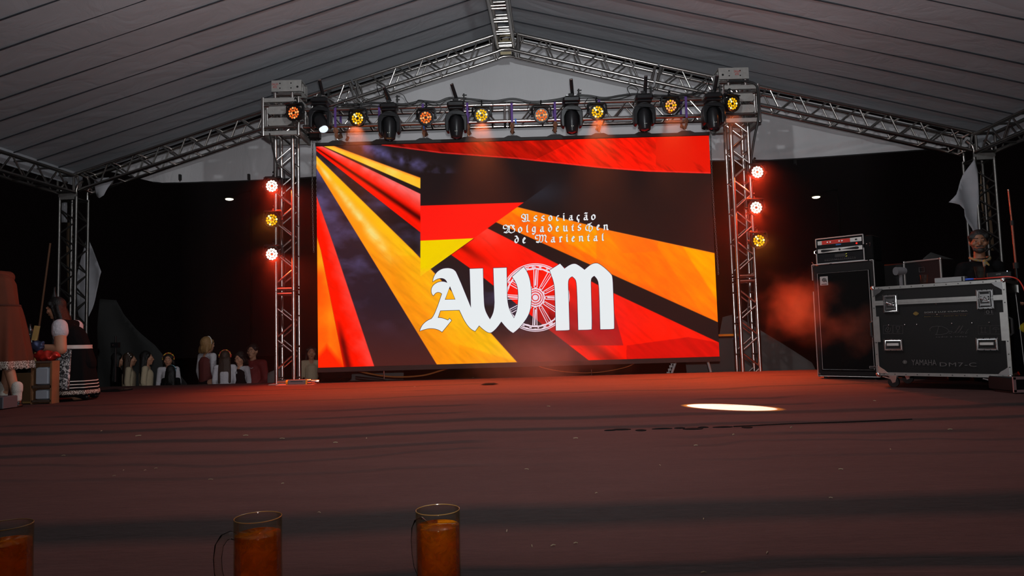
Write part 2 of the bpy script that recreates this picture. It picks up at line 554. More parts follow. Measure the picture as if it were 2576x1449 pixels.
# ================================================================ TRUSSES
_br = {}
def brace_mesh(a, dz, r, flip, m=None):
    k = (round(a, 3), round(dz, 3), r, flip, (m or ALU).name)
    if k not in _br:
        mb = MB(); mb.tube((-a * flip, 0, 0), (a * flip, 0, dz), r, 8)
        _br[k] = mesh_of('brace', mb, m or ALU)
    return _br[k]
def z_dir(a, b):
    return (V(b) - V(a)).normalized().z
def truss(name, label, cat, p0, p1, side, size=0.24, rc=0.027, rb=0.0125, period=0.43, faces=(0, 1, 2, 3), ladder=None, group=None, phase=0.0, ends=True, m=None):
    m = m or ALU
    if ladder is None:
        ladder = (1, 3) if abs(z_dir(p0, p1)) > .7 else (0, 2)
    """box truss from p0 to p1 (centre line); 'side' fixes the local x axis"""
    p0, p1 = V(p0), V(p1)
    z = (p1 - p0).normalized(); x = V(side); x = (x - z * x.dot(z)).normalized(); y = z.cross(x)
    M = Matrix((x, y, z)).transposed().to_4x4(); M.translation = p0
    L = (p1 - p0).length; a = size / 2
    t = thing(name, label, cat, M, group)
    mb = MB(); mb.tube((0, 0, 0), (0, 0, L), rc, 12)
    cm = mesh_of('chord', mb, m)
    for sx in (-1, 1):
        for sy in (-1, 1):
            part('chord', cm, None, t, T(sx * a, sy * a, 0))
    e = a - 0.006; dz = period * 0.44
    n = int((L - 0.1) / period)
    off = (L - n * period) / 2 + phase
    for f in faces:
        B = Rm(f * PI / 2, 'Z') @ T(0, -a, 0)
        if f in ladder:
            k = 0; zz = 0.07
            while zz < L - 0.03:
                mr = _br.setdefault(('rung', size, m.name), None)
                if mr is None:
                    q = MB(); q.tube((-e, 0, 0), (e, 0, 0), rb * 1.25, 8); mr = _br[('rung', size, m.name)] = mesh_of('rung', q, m)
                part('rung', mr, None, t, B @ T(0, 0, zz))
                zz += (0.085 if k % 2 == 0 else period - 0.085) if name == 'ridge_truss' else period
                k += 1
            continue
        s = 1 if f in (0, 1) else -1
        for i in range(n):
            z0 = off + i * period
            part('brace', brace_mesh(e, dz, rb, s, m), None, t, B @ T(0, 0, z0))
            part('brace', brace_mesh(e, dz, rb, -s, m), None, t, B @ T(0, 0, z0 + period / 2))
    if ends:
        q = MB()
        for zz in (0.03, L - 0.03):
            for f in range(4):
                Mq = Rm(f * PI / 2, 'Z') @ T(0, -a, zz)
                q.tube(Mq @ V((-e, 0, 0)), Mq @ V((e, 0, 0)), rb * 1.5, 8)
        pieces('end_frame', q, m, t)
    return t

RS = 0.27
def rz(x): return roof_z(x) - 0.27          # centre of the rafter truss
tx = lambda x, y, z: TENT @ V((x, y, z))
ydir = (TENT.to_3x3() @ V((0, 1, 0)))
xdir = (TENT.to_3x3() @ V((1, 0, 0)))
for s, who in ((-1, 'left'), (1, 'right')):
    EX = 7.13 if s < 0 else 7.05
    truss('truss_section', 'aluminium rafter truss section running from the ridge block down to the ' + who, 'truss', tx(s * 0.16, -.05, rz(.16)), tx(s * (2.40 if s < 0 else 2.30), -.05, rz(2.35)), ydir, RS, period=0.45, group='gable rafter trusses')
    truss('truss_section', 'long aluminium rafter truss sloping down to the far %s tent corner' % who, 'truss', tx(s * (2.43 if s < 0 else 2.33), -.05, rz(2.36)), tx(s * (EX - .14), -.05, rz(EX - .14)), ydir, RS, period=0.45, group='gable rafter trusses')
    # eave truss and column
    truss('truss_section', 'dim aluminium eave truss coming forward from the %s tent corner' % who, 'truss', tx(s * EX, -.22, rz(EX)), tx(s * EX, -4.6, rz(EX)), xdir, RS, period=0.45, group='eave trusses', m=ALU_SHADE)
    truss('tent_column', 'dim aluminium truss column under the %s tent corner' % who, 'column', tx(s * EX, -.05, GND), tx(s * EX, -.05, rz(EX) - 0.2), xdir, 0.28, period=0.42, ladder=(), group='tent corner columns', m=ALU_SHADE)
    q = MB()
    zc = rz(EX)
    for sx in (-1, 1):
        for sy in (-1, 1):
            c0 = tx(s * EX + sx * .13, -.05 + sy * .13, zc - .2)
            pts = [c0, c0 + V((0, 0, .10)), c0 + V((0, 0, .18)) - xdir * (s * .02), c0 + V((0, 0, .26)) - xdir * (s * .10)]
            q.path(pts, .0245, 10)
    t = thing('corner_block', 'bent aluminium corner joint on top of the %s tent column' % who, 'truss joint', tx(s * EX, -.05, zc - .2), group='tent corner joints')
    pieces('bent_tube', q, ALU, t, world=True)
    q = MB(); q.box((0, 0, 0), (.30, .02, .10), M=Matrix.Translation(tx(s * EX, -.2, zc - .19)) @ Rm(-TH, 'Z'))
    pieces('joint_plate', q, ALUP, t, world=True)
# ridge block
rb_c = tx(0, -.05, rz(0))
t = thing('ridge_block', 'aluminium ridge joint where both rafters and the ridge ladder meet', 'truss joint', rb_c)
q = MB()
for sy in (-1, 1):
    for dz in (-.135, .135):
        pts = [tx(-.17, -.05 + sy * .135, rz(.17) + dz), tx(-.06, -.05 + sy * .135, rz(.05) + dz), tx(.06, -.05 + sy * .135, rz(.05) + dz), tx(.17, -.05 + sy * .135, rz(.17) + dz)]
        q.path(pts, .025, 10)
pieces('bent_tube', q, ALU, t, world=True)
q = MB()
for s in (-1, 1):
    for dx in (.10, .19):
        for sy in (-1, 1):
            q.tube(tx(s * dx, -.05 + sy * .135, rz(dx) - .15), tx(s * dx, -.05 + sy * .135, rz(dx) + .15), .022, 10)
pieces('upright', q, ALU, t, world=True)
q = MB()
for zz in (-.19, .02, .10):
    q.box((0, 0, 0), (.17, .012, .045), M=Matrix.Translation(tx(0, -.21, rz(0) + zz - .03)) @ Rm(-TH, 'Z'))
pieces('joint_plate', q, mat('brassy plate', (.45, .38, .24), .5, .7), t, world=True, label='yellowish bolted plate')
q = MB()
for sx in (-1, 1):
    p = tx(sx * .062, -.225, rz(0) - .01)
    q.tube(p, p - ydir * .02, .014, 8)
pieces('bolt', q, BLK, t, world=True)
truss('ridge_truss', 'ladder-like aluminium ridge truss running overhead towards the viewer', 'truss', tx(0, -.22, rz(0) - .0), tx(0, -4.2, rz(0)), xdir, 0.25, period=0.40, ladder=(0, 2, 1, 3), rb=.012, faces=(0, 2))
# side zig-zag of the ridge truss is hidden by its lower chords in the photo; tower trusses follow
TWY = 9.5
TL = at(724, 650, TWY); TR = at(1869, 650, TWY)
TLX, TRX = TL.x - .005, TR.x + .0
for tx_, z0, who, oth in ((TLX, 0.012, 'left', 'beside the grey splitter box'), (TRX, GND, 'right', 'beside the right edge of the screen')):
    truss('stage_tower', 'bright aluminium truss tower %s, %s' % ('left of the screen' if who == 'left' else 'right of the screen', oth), 'truss tower', (tx_, TWY, z0), (tx_, TWY, 1.27), (1, 0, 0), 0.24, group='stage towers', phase=0)
    truss('stage_tower', 'upper bright aluminium truss tower half %s, under the sleeve block' % ('left of the screen' if who == 'left' else 'right of the screen'), 'truss tower', (tx_, TWY, 1.28), (tx_, TWY, 4.07), (1, 0, 0), 0.24, group='stage towers', phase=0)
# base plates
q = MB(); q.box((TLX, TWY, 0.006), (0.40, 0.40, 0.012))
solo('base_plate', q, ALUP, 'flat metal base plate under the left stage tower', 'plate')
RED = mat('red marker paint', (0.45, 0.02, 0.015), 0.6)
HOLE = mat('dark hole', (0.004, 0.004, 0.004), 0.9)
def sleeve(xc, who, num, flip):
    t = thing('sleeve_block', 'square aluminium sleeve block around the top of the %s stage tower' % who, 'truss joint', T(xc, TWY, 3.42), group='sleeve blocks')
    a = 0.245
    q = MB()
    for sx in (-1, 1):
        for sy in (-1, 1):
            q.tube((sx * a, sy * a, 0), (sx * a, sy * a, .54), .0245, 12)
    pieces('corner_post', q, ALU, t)
    for z0 in (.035, .50):
        q = MB()
        for f in range(4):
            q.box((0, -a, z0), (2 * a - .04, .04, .055), M=Rm(f * PI / 2, 'Z'))
        pieces('rail', q, ALUP, t)
    q = MB()
    for z0 in (.12, .42):
        for f in range(4):
            M = Rm(f * PI / 2, 'Z'); q.tube(M @ V((-a, -a, z0)), M @ V((a, -a, z0)), .02, 10)
    pieces('cross_tube', q, ALU, t)
    for z0 in (.19, .35):
        q = MB()
        q.prism([(-.15 * flip, -.055), (.10 * flip, -.055), (.16 * flip, -.02), (.16 * flip, .02), (.10 * flip, .055), (-.15 * flip, .055), (-.17 * flip, .03), (-.17 * flip, -.03)], -a - .03, -a - .018, M=T(0, 0, z0))
        for hx in (-.10, .06):
            q.tube((hx * flip, -a - .03, z0), (hx * flip, -a - .036, z0), .011, 8)
        pieces('guide_plate', q, ALUP, t)
    q = MB()
    for f in range(4):
        M = Rm(f * PI / 2, 'Z')
        for sx in (-1, 1):
            q.tube(M @ V((sx * .19, -a + .01, .13)), M @ V((sx * .19, -a + .01, .41)), .017, 8)
            q.tube(M @ V((sx * .135, -.14, .10)), M @ V((sx * .135, -.14, .17)), .028, 10)
    pieces('roller', q, ALU, t)
    # tower head: a plate on the chord tops
    h = thing('tower_head', 'punched metal head plate with red hand lettering on top of the %s tower' % who, 'tower head', T(xc, TWY, 4.07), group='tower heads')
    q = MB()
    for sy in (-1, 1):
        q.box((0.045 * flip, sy * .135, .09), (.42, .012, .155))
    q.box((0.045 * flip, 0, .172), (.42, .27, .008))
    pieces('head_plate', q, ALUP, h)
    q = MB()
    for sy in (-1, 1):
        q.tube((-.12, sy * .12, -.03), (.25 * flip, sy * .12, -.03), .022, 10)
    q.tube((-.12, .12, -.03), (-.12, -.12, -.03), .022, 10); q.tube((.12, .12, -.03), (.12, -.12, -.03), .022, 10)
    pieces('head_tube', q, ALU, h)
    q = MB()
    for (hx, hz) in ((-.055, .13), (-.055, .06), (.10, .13), (.10, .06)):
        q.tube(((hx + .01) * flip, -.142, hz), ((hx + .01) * flip, -.1425, hz), .010, 8)
    q.tube((.20 * flip, -.142, .075), (.20 * flip, -.1425, .075), .017, 6)
    pieces('bolt_hole', q, HOLE, h)
    q = MB(); q.box((.265 * flip, -.09, .07), (.012, .05, .11)); q.box((.262 * flip, .05, .07), (.012, .12, .11))
    pieces('side_plate', q, ALUP, h)
    x0 = -.155 if flip > 0 else -.075
    Mf = frame((x0 if flip > 0 else -.04, -.1425, .105), (1, 0, 0), (0, -1, 0))
    lettering('DALLAS', .085, .03, RED, h, Mf)
    lettering(num, .055, .032, RED, h, frame(((x0 if flip > 0 else -.04) + .01, -.1425, .062), (1, 0, 0), (0, -1, 0)))
    return t
sleeve(TLX, 'left', '472', 1)
sleeve(TRX, 'right', '470', -1)
# motor under each block
for xc, who in ((TLX + .34, 'left'), (TRX - .34, 'right')):
    t = thing('chain_hoist', 'dark chain hoist tucked behind the sleeve block of the %s tower' % who, 'hoist', T(xc, 9.70, 3.50), group='chain hoists')
    q = MB(); q.box((0, 0, .08), (.16, .14, .20), bev=.02); part('hoist_body', q, BLK, t)
    q = MB(); q.torus(.03, .008, M=T(0, 0, .21) @ Rm(PI / 2, 'X')); part('hook', q, STEEL, t)
    for dx in (-.03, .035):
        pts = []
        q = MB(); zz = -.02; k = 0
        Lc = 2.15 if who == 'right' else 1.65
        while zz > -Lc:
            q.torus(.013, .0035, M=T(dx + .012 * math.sin(zz * 2), 0, zz) @ Rm(PI / 2, 'X') @ Rm(k % 2 * PI / 2, 'Y') @ Matrix.Diagonal((.75, 1.4, 1, 1)), n=8, k=4)
            zz -= .030; k += 1
        part('chain', q, mat('grey chain', (.25, .24, .23), .5, .6), t)
# stage cross truss in two sections
CTZ = 3.695
cx0, cx1 = TLX + .27, TRX - .27
cm_ = -0.0
truss('truss_section', 'horizontal aluminium stage truss, left half above the screen', 'truss', (cx0, TWY, CTZ), (cm_ - .004, TWY, CTZ), (0, 1, 0), .24, group='stage cross truss')
truss('truss_section', 'horizontal aluminium stage truss, right half above the screen', 'truss', (cm_ + .004, TWY, CTZ), (cx1, TWY, CTZ), (0, 1, 0), .24, group='stage cross truss')

# ================================================================ LED SCREEN
SY = 9.44
s_tl, s_tr, s_bl, s_br = at(793, 370, SY), at(1787, 340, SY), at(803, 925, SY), at(1806, 897, SY)
SX0, SX1 = (s_tl.x + s_bl.x) / 2, (s_tr.x + s_br.x) / 2
SZ0, SZ1 = (s_bl.z + s_br.z) / 2, (s_tl.z + s_tr.z) / 2
scr = thing('led_screen', 'huge glowing video wall with black, red and gold rays and white blackletter initials', 'screen', T((SX0 + SX1) / 2, SY, SZ0))
CRi = CR.inverted()
def project(P):
    """scene points (n,3) -> photo pixels, used to lay the artwork out on the display surface"""
    q = (P - np.array([0, 0, EYE])) @ np.array(CR)
    return PCX + FPX * q[:, 0] / -q[:, 2], PCY - FPX * q[:, 1] / -q[:, 2]
def vnoise(x, y, sc, seed, oct=4, ax=1.0, ay=1.0):
    out = np.zeros_like(x); amp = 1; tot = 0
    for o in range(oct):
        r = np.random.RandomState(seed * 17 + o).rand(64, 64)
        xx = (x * ax / sc) * 2 ** o + 31.7 * o; yy = (y * ay / sc) * 2 ** o + 11.3 * o
        i = np.floor(xx).astype(int); j = np.floor(yy).astype(int)
        fx = xx - i; fy = yy - j; fx = fx * fx * (3 - 2 * fx); fy = fy * fy * (3 - 2 * fy)
        a = r[i % 64, j % 64]; b = r[(i + 1) % 64, j % 64]; c_ = r[i % 64, (j + 1) % 64]; d = r[(i + 1) % 64, (j + 1) % 64]
        out += amp * ((a * (1 - fx) + b * fx) * (1 - fy) + (c_ * (1 - fx) + d * fx) * fy); tot += amp; amp *= .5
    return out / tot
def art(x, y):
    """sRGB 0..255 colours of the picture shown on the wall"""
    def xb(pts):       # boundary given as x at y
        pts = sorted(pts, key=lambda p: p[1]); ys = [p[1] for p in pts]; xs = [p[0] for p in pts]
        s0 = (xs[1] - xs[0]) / (ys[1] - ys[0]); s1 = (xs[-1] - xs[-2]) / (ys[-1] - ys[-2])
        ys = [ys[0] - 200] + ys + [ys[-1] + 200]; xs = [xs[0] - 200 * s0] + xs + [xs[-1] + 200 * s1]
        v = np.interp(y, ys, xs)
        g = abs((xs[-1] - xs[0]) / (ys[-1] - ys[0]))
        return (x - v) / math.sqrt(1 + g * g)
    bY1u = xb([(848, 370), (1057, 447), (1303, 521), (1534, 579.5), (1800, 637)])
    bY1l = xb([(821, 371), (1057, 474), (1250, 560), (1401, 628), (1805, 810)])
    bR1u = xb([(819, 372), (1058, 488), (1226, 574), (1401, 663), (1543, 737), (1807, 861)])
    bR1l = xb([(786, 372), (1058, 585), (1136, 642), (1219, 701), (1380, 829), (1480, 906)])
    bY2u = xb([(793, 389), (1039, 630), (1094, 688), (1235, 838), (1301, 911)])
    bY2l = xb([(793, 419), (923, 630), (1098, 916)])
    bK2l = xb([(795.5, 491), (844, 630), (941, 920)])
    bR2l = xb([(796.5, 593), (807, 630), (865, 921)])
    A = lambda d: np.clip(d / 1.4 + .5, 0, 1)
    n1 = vnoise(x, y, 90, 1); n2 = vnoise(x, y, 30, 2, 4, 1, 1.0); n3 = vnoise(x, y, 9, 3, 3)
    u = x * .75 + y * .66; v2 = -x * .66 + y * .75
    wr = vnoise(u, v2, 16, 5, 4, 0.35, 2.0)         # fine creases
    sm = vnoise(x, y, 55, 8, 5, .8, 1.4)
    C = lambda r, g, b: np.array([r, g, b], float)
    def lerp(a, b, t): return a + (b - a) * t[..., None]
    z = np.zeros(x.shape + (3,))
    # black cloth with bluish smoky sheen
    blk = z + C(33, 24, 24)
    sh = np.clip(sm * 2.2 - .95, 0, 1)
    blk2 = lerp(z + C(34, 25, 28), z + C(78, 72, 112), sh * .8)
    warm = np.clip((y - 760) / 150, 0, 1)
    blk2 = lerp(blk2, z + C(74, 34, 32), warm * np.clip((x - 950) / 120, 0, 1) * .9)
    col = blk.copy()
    def put(c, m):
        nonlocal col
        col = col * (1 - m[..., None]) + c * m[..., None]
    # top black with violet smoke streak
    streak = np.exp(-((y - (352 + (x - 860) * .33)) / 15) ** 2) * (x < 1180) * (x > 850) * np.clip(n2 * 2.6 - .8, 0, 1) * np.clip((1180 - x) / 60, 0, 1)
    put(z + C(92, 84, 135), np.clip(streak * .9, 0, 1))
    put(z + C(46, 44, 52), np.exp(-(((x - 1350) / 70) ** 2 + ((y - 485) / 30) ** 2)) * .8)
    # top red wedge
    yl = np.interp(x, [960, 1111, 1300, 1513, 1631, 1791], [366, 386, 400, 423, 432, 437])
    m = np.clip((yl - y) / 1.4 + .5, 0, 1) * (x > 960)
    red = lerp(z + C(120, 12, 6), z + C(255, 26, 8), np.clip((x - 960) / 520, 0, 1) * .9 + (wr - .5) * 1.2 * (x < 1650) + .05)
    red = lerp(red, z + C(150, 12, 8), np.clip(wr * 2.4 - 1.45, 0, 1) * np.clip((y - yl + 42) / 40, 0, 1))
    fc = ((x - 1360) * .5 + (y - 395) < 0).astype(float) * .25 + ((x - 1560) * -.6 + (y - 360) < 0) * .12
    red = red * (1 - fc[..., None] * .6)
    edge = np.clip(1 - abs(y - yl + 2) / 2.2, 0, 1)
    red = lerp(red, z + C(255, 60, 60), edge * .7)
    put(np.clip(red, 0, 255), m)
    # orange ray
    inY1 = A(bY1l * 0 + bY1l * -1) if False else None
    m = A(-bY1u) * A(bY1l)
    orange_l = lerp(z + C(255, 190, 40), z + C(250, 214, 90), np.clip(n2 * 1.6 - .4, 0, 1))
    fac = .5 + .5 * np.tanh(((x - 1480) * .55 - (y - 640)) / 2) * .35 + .5 * np.tanh(((x - 1640) * 1.5 - (y - 600)) / 2) * .25
    orange_r = lerp(z + C(255, 96, 12), z + C(255, 172, 2), np.clip(fac * .9 + (n1 - .5) * .9 + (wr - .5) * .6 + (120 - (y - 520)) / 500, 0, 1))
    c_ = lerp(orange_l, orange_r, np.clip((x - 1060) / 60, 0, 1))
    def fac_(a, b, cc, w_):      # soft facet edge: positive on one side of the line a*x + b*y + cc
        return .5 + .5 * np.tanh((a * x + b * y + cc) / w_)
    f1 = fac_(.78, -.62, -1568 * .78 + 640 * .62, 2.5) * (x < 1655) * (y > 560)
    f2 = fac_(-.66, .75, 1640 * .66 - 560 * .75, 2.5) * (x > 1400) * (y > 640 - (x - 1500) * .05)
    f3 = fac_(-.84, .54, 1722 * .84 - 628 * .54, 2) * (x > 1500)
    c_ = lerp(c_, z + C(255, 104, 22), np.clip(.42 * f3 + .28 * f1 * (1 - f2), 0, .7) * (x > 1400))
    c_ = lerp(c_, z + C(255, 170, 6), np.clip(1 - f3, 0, 1) * .5 * (x > 1600))
    c_ = lerp(c_, z + C(255, 120, 40), np.clip(1 - abs(bY1u) / 4.5, 0, 1) * .75)
    put(c_, m)
    # dark gap above the red ray is the black ground; red ray
    m = A(-bR1u) * A(bR1l)
    t = np.clip(-bR1u / np.maximum(-bR1u + bR1l, 1), 0, 1)
    r_ = z + C(255, 22, 4)
    r_ = lerp(r_, z + C(255, 108, 104), np.clip(1.25 - t * 2.3, 0, 1) * np.clip(n2 * 1.5 + .15, 0, 1) * np.clip((1330 - x) / 260, .1, 1))
    r_ = lerp(r_, z + C(70, 4, 4), np.exp(-((t - .66) / .085) ** 2) * .95 * np.clip((1240 - x) / 120, 0, 1))
    pink = np.clip(1 - abs(y - 820) / 90, 0, 1) * np.clip(1 - abs(x - 1480) / 160, 0, 1)
    r_ = lerp(r_, z + C(232, 40, 52), pink * .6)
    yf = np.interp(x, [1300, 1490, 1570, 1731, 1807], [890, 876, 870, 848, 862])
    dk = np.clip((y - yf) / 2 + .5, 0, 1) * (x > 1576)
    r_ = lerp(r_, z + C(204, 17, 12), dk * .85)
    dk2 = np.clip((870 - y) / 2, 0, 1) * np.clip((1564 + (y - 850) * .28 - x) / 2, 0, 1) * np.clip((y - 700) / 110, 0, 1) * (x > 1340)
    r_ = lerp(r_, z + C(150, 30, 34), dk2 * .75)
    r_ = lerp(r_, z + C(120, 8, 8), np.exp(-((t - .82) / .08) ** 2) * .7 * (x > 1380))
    r_ = r_ * (1 + (wr - .5) * .16)[..., None]
    put(np.clip(r_, 0, 255), m)
    # black ray between red ray and gold ray
    m = A(-bR1l) * A(bY2u)
    put(blk2 * .98, m)
    # gold ray
    m = A(-bY2u) * A(bY2l)
    t = np.clip(-bY2u / np.maximum(-bY2u + bY2l, 1), 0, 1)
    g_ = lerp(z + C(255, 150, 18), z + C(252, 190, 20), np.clip((.75 - t) * 1.6 + (n1 - .5) * .8, 0, 1))
    g_ = lerp(g_, z + C(246, 218, 122), np.exp(-((t - .55) / .17) ** 2) * np.clip(n2 * 2 - .25, 0, 1) * np.clip((680 - y) / 90, 0, 1))
    f1 = (np.tanh(((x - 985) - (y - 620) * .0) / 2) * .5 + .5) * np.clip((y - 640) / 6, 0, 1)
    f2 = (np.tanh((y - (722 + (x - 1000) * .33)) / 2) * .5 + .5)
    f3 = (np.tanh((y - (838 + (x - 1060) * .30)) / 2) * .5 + .5)
    f4 = (np.tanh((x - 1155) / 1.5) * .5 + .5)
    g_ = lerp(g_, z + C(255, 140, 14), np.clip(f1 * .3 * (1 - f2) + f2 * .12 + f3 * .22 * (1 - f4) + f4 * f3 * .5, 0, 1))
    g_ = g_ * (1 + (wr - .5) * .22 * np.clip((y - 560) / 60, .2, 1))[..., None]
    g_ = lerp(g_, z + C(255, 120, 50), np.clip(1 - abs(bY2u) / 3, 0, 1) * .5 + np.clip(1 - abs(bY2l) / 3, 0, 1) * .5)
    put(np.clip(g_, 0, 255), m)
    # black ray 2
    m = A(-bY2l) * A(bK2l)
    k2 = lerp(z + C(38, 30, 40), z + C(84, 76, 118), np.clip(sm * 2.4 - .95, 0, 1) * np.clip((860 - y) / 250 + .1, 0, 1))
    k2 = lerp(k2, z + C(84, 36, 30), warm * .8)
    put(k2, m)
    # red ray 2
    m = A(-bK2l) * A(bR2l)
    t = np.clip(-bK2l / np.maximum(-bK2l + bR2l, 1), 0, 1)
    q = lerp(z + C(255, 62, 52), z + C(255, 22, 2), np.clip(t * 1.5 + (n2 - .5), 0, 1))
    q = lerp(q, z + C(110, 8, 6), np.exp(-((t - .86) / .12) ** 2) * np.clip((y - 800) / 60, 0, 1))
    put(q * (1 + (wr - .5) * .12)[..., None], m)
    # gold corner
    m = A(-bR2l)
    q = lerp(z + C(255, 84, 10), z + C(255, 178, 24), np.clip((n1 - .3) * 1.6 + (.5 - abs((x - 800) / 60 - .5)) * .6, 0, 1))
    q = lerp(q, z + C(255, 36, 4), np.clip((y - 860 - abs(x - 822) * 1.2) / 20, 0, 1))
    put(q, m)
    # flat flag field laid over the rays
    diag = ((x - 1083) * (509 - 677) - (y - 677) * (1318 - 1083)) / math.hypot(235, 168)
    ov = A(x - 1057.5) * np.clip((y - 434) / 4, 0, 1) * A(diag) * np.clip((1400 - x) / 60, 0, 1)
    yr = 517.5 - (x - 1058) * .032; yy2 = 605.5 - (x - 1060) * .046
    f = lerp(z + C(33, 23, 24), z + C(255, 27, 18), np.clip((y - yr) / 1.2 + .5, 0, 1))
    f = lerp(f, z + C(243, 206, 0), np.clip((y - yy2) / 1.2 + .5, 0, 1))
    f = lerp(f, z + C(250, 190, 20), np.clip((y - 672) / 14, 0, 1))
    put(f, ov)
    eb = np.clip(1 - abs(diag + 1) / 1.2, 0, 1) * (y > 600) * (y < 672) * (x > 1075)
    put(z + C(40, 30, 20), eb * .8)
    return np.clip(col, 0, 255)
GX, GZ = 940, 528
gx = np.linspace(SX0, SX1, GX + 1); gz = np.linspace(SZ0, SZ1, GZ + 1)
XX, ZZ = np.meshgrid(gx, gz)
P = np.stack([XX.ravel(), np.full(XX.size, SY), ZZ.ravel()], 1)
px_, py_ = project(P)
rgb = art(px_, py_) / 255.0
lin = np.where(rgb <= .04045, rgb / 12.92, ((rgb + .055) / 1.055) ** 2.4)
me = bpy.data.meshes.new('display')
loc = P - np.array([(SX0 + SX1) / 2, SY, SZ0])
ii, jj = np.meshgrid(np.arange(GX), np.arange(GZ))
a0 = (jj * (GX + 1) + ii).ravel()
quads = np.stack([a0, a0 + 1, a0 + GX + 2, a0 + GX + 1], 1)
me.vertices.add(len(loc)); me.vertices.foreach_set('co', loc.ravel())
me.loops.add(quads.size); me.loops.foreach_set('vertex_index', quads.ravel())
me.polygons.add(len(quads)); me.polygons.foreach_set('loop_start', np.arange(len(quads)) * 4)
me.update(calc_edges=True)
ca = me.color_attributes.new('picture', 'FLOAT_COLOR', 'POINT')
ca.data.foreach_set('color', np.concatenate([lin, np.ones((len(lin), 1))], 1).ravel())
def screen_mat():
    m = bpy.data.materials.new('video picture'); m.use_nodes = True
    nt = m.node_tree; N = nt.nodes; L = nt.links; N.clear()
    out = N.new('ShaderNodeOutputMaterial'); em = N.new('ShaderNodeEmission'); at_ = N.new('ShaderNodeAttribute')
    at_.attribute_name = 'picture'; L.new(at_.outputs['Color'], em.inputs[0]); L.new(em.outputs[0], out.inputs[0])
    em.inputs[1].default_value = 1.0
    return m
me.materials.append(screen_mat())
part('display', me, None, scr)
q = MB(); q.box(((SX0 + SX1) / 2, SY + .06, (SZ0 + SZ1) / 2), (SX1 - SX0 + .008, .10, SZ1 - SZ0 + .012))
part('cabinet_housing', q, BLK, scr, world=True)
# header bar with a lug at each sling
slx = [848, 958, 1067, 1178, 1289, 1397, 1508, 1617, 1725]
lug = [at(x_, 340, SY).x for x_ in slx]
pts = [(SX0 - .008, SZ1 + .005), (SX0 - .008, SZ1 + .048)]
for lx in lug:
    pts += [(lx - .12, SZ1 + .048), (lx - .06, SZ1 + .075), (lx + .06, SZ1 + .075), (lx + .12, SZ1 + .048)]
pts += [(SX1 + .008, SZ1 + .048), (SX1 + .008, SZ1 + .005)]
q = MB(); q.prism(pts, SY - .02, SY + .06)
part('header_bar', q, BLKR, scr, world=True)
q = MB(); q.box(((SX0 + SX1) / 2, SY + .02, SZ0 - .035), (SX1 - SX0 + .01, .07, .06))
part('bottom_bar', q, BLKR, scr, world=True)

# white initials, wheel and text shown on the wall
EMW = mat('lit white', (0, 0, 0), 1, emit=(.80, .84, .86), estr=1.0, spec=0)
EMD = mat('lit dark violet', (0, 0, 0), 1, emit=(.030, .010, .035), estr=1.0, spec=0)
EMP = mat('lit pale pink', (0, 0, 0), 1, emit=(.78, .58, .72), estr=1.0, spec=0)
def on_scr(pts, dy, k=4.025, o=(1040, 500)):
    out = []
    for p in pts:
        P_ = at(o[0] + p[0] / k, o[1] + p[1] / k, SY - dy)
        out.append(P_)
    return out
def flat(mb, loops, dy, k=4.025, o=(1040, 500)):
    ls = [on_scr(l, dy, k, o) for l in loops]
    l2 = [[V((p.x, p.z, 0)) for p in l] for l in ls]
    tr = tessellate_polygon(l2)
    mb.add([p for l in ls for p in l], [tuple(t) for t in tr])
A_ = [(65, 1338), (78, 1302), (103, 1264), (150, 1228), (205, 1207), (290, 962), (270, 947), (240, 944), (218, 958), (203, 980), (190, 970), (180, 935), (188, 893), (222, 858), (268, 839), (312, 839), (343, 852), (334, 828), (308, 806), (268, 802), (230, 815), (197, 838), (203, 798), (232, 748), (278, 714), (330, 702), (380, 705), (415, 722), (440, 755), (583, 1105),
      (570, 710), (703, 705), (712, 1058), (724, 1125), (748, 1178), (775, 1222), (800, 1180), (817, 1125), (822, 1050), (810, 703), (943, 698), (947, 900), (949, 1000), (955, 1065), (975, 1138), (1018, 1210), (1045, 1150), (1058, 1080), (1062, 1000), (1061, 940), (1053, 885), (1032, 835), (1000, 790), (1115, 690),
      (1140, 722), (1168, 780), (1184, 850), (1192, 930), (1193, 1010), (1187, 1095), (1170, 1170), (1120, 1248), (1062, 1318), (1010, 1358), (978, 1340), (935, 1298), (890, 1243), (850, 1300), (805, 1345), (775, 1360), (738, 1345), (700, 1315), (665, 1283), (625, 1340), (590, 1325), (548, 1282), (512, 1222), (466, 1126), (272, 1132), (247, 1205), (285, 1207), (325, 1220), (350, 1232), (366, 1213), (385, 1232), (290, 1348), (255, 1325), (200, 1311), (140, 1313)]
A_hole = [(370, 885), (318, 1022), (425, 1020)]
M_ = [(1380, 724), (1485, 658), (1530, 708), (1575, 674), (1625, 655), (1665, 668), (1733, 720), (1790, 670), (1840, 650), (1888, 660), (2005, 762), (2014, 800), (2018, 850), (2035, 1310), (2027, 1320), (1893, 1322), (1884, 1000), (1878, 870), (1865, 815), (1832, 780), (1812, 792), (1795, 815), (1797, 900), (1808, 1318), (1798, 1325), (1670, 1328), (1660, 1000), (1653, 850), (1640, 812), (1608, 786), (1588, 795), (1565, 825), (1566, 900), (1572, 1050), (1580, 1325), (1570, 1331), (1443, 1334), (1438, 1100), (1432, 900), (1418, 830), (1400, 780)]
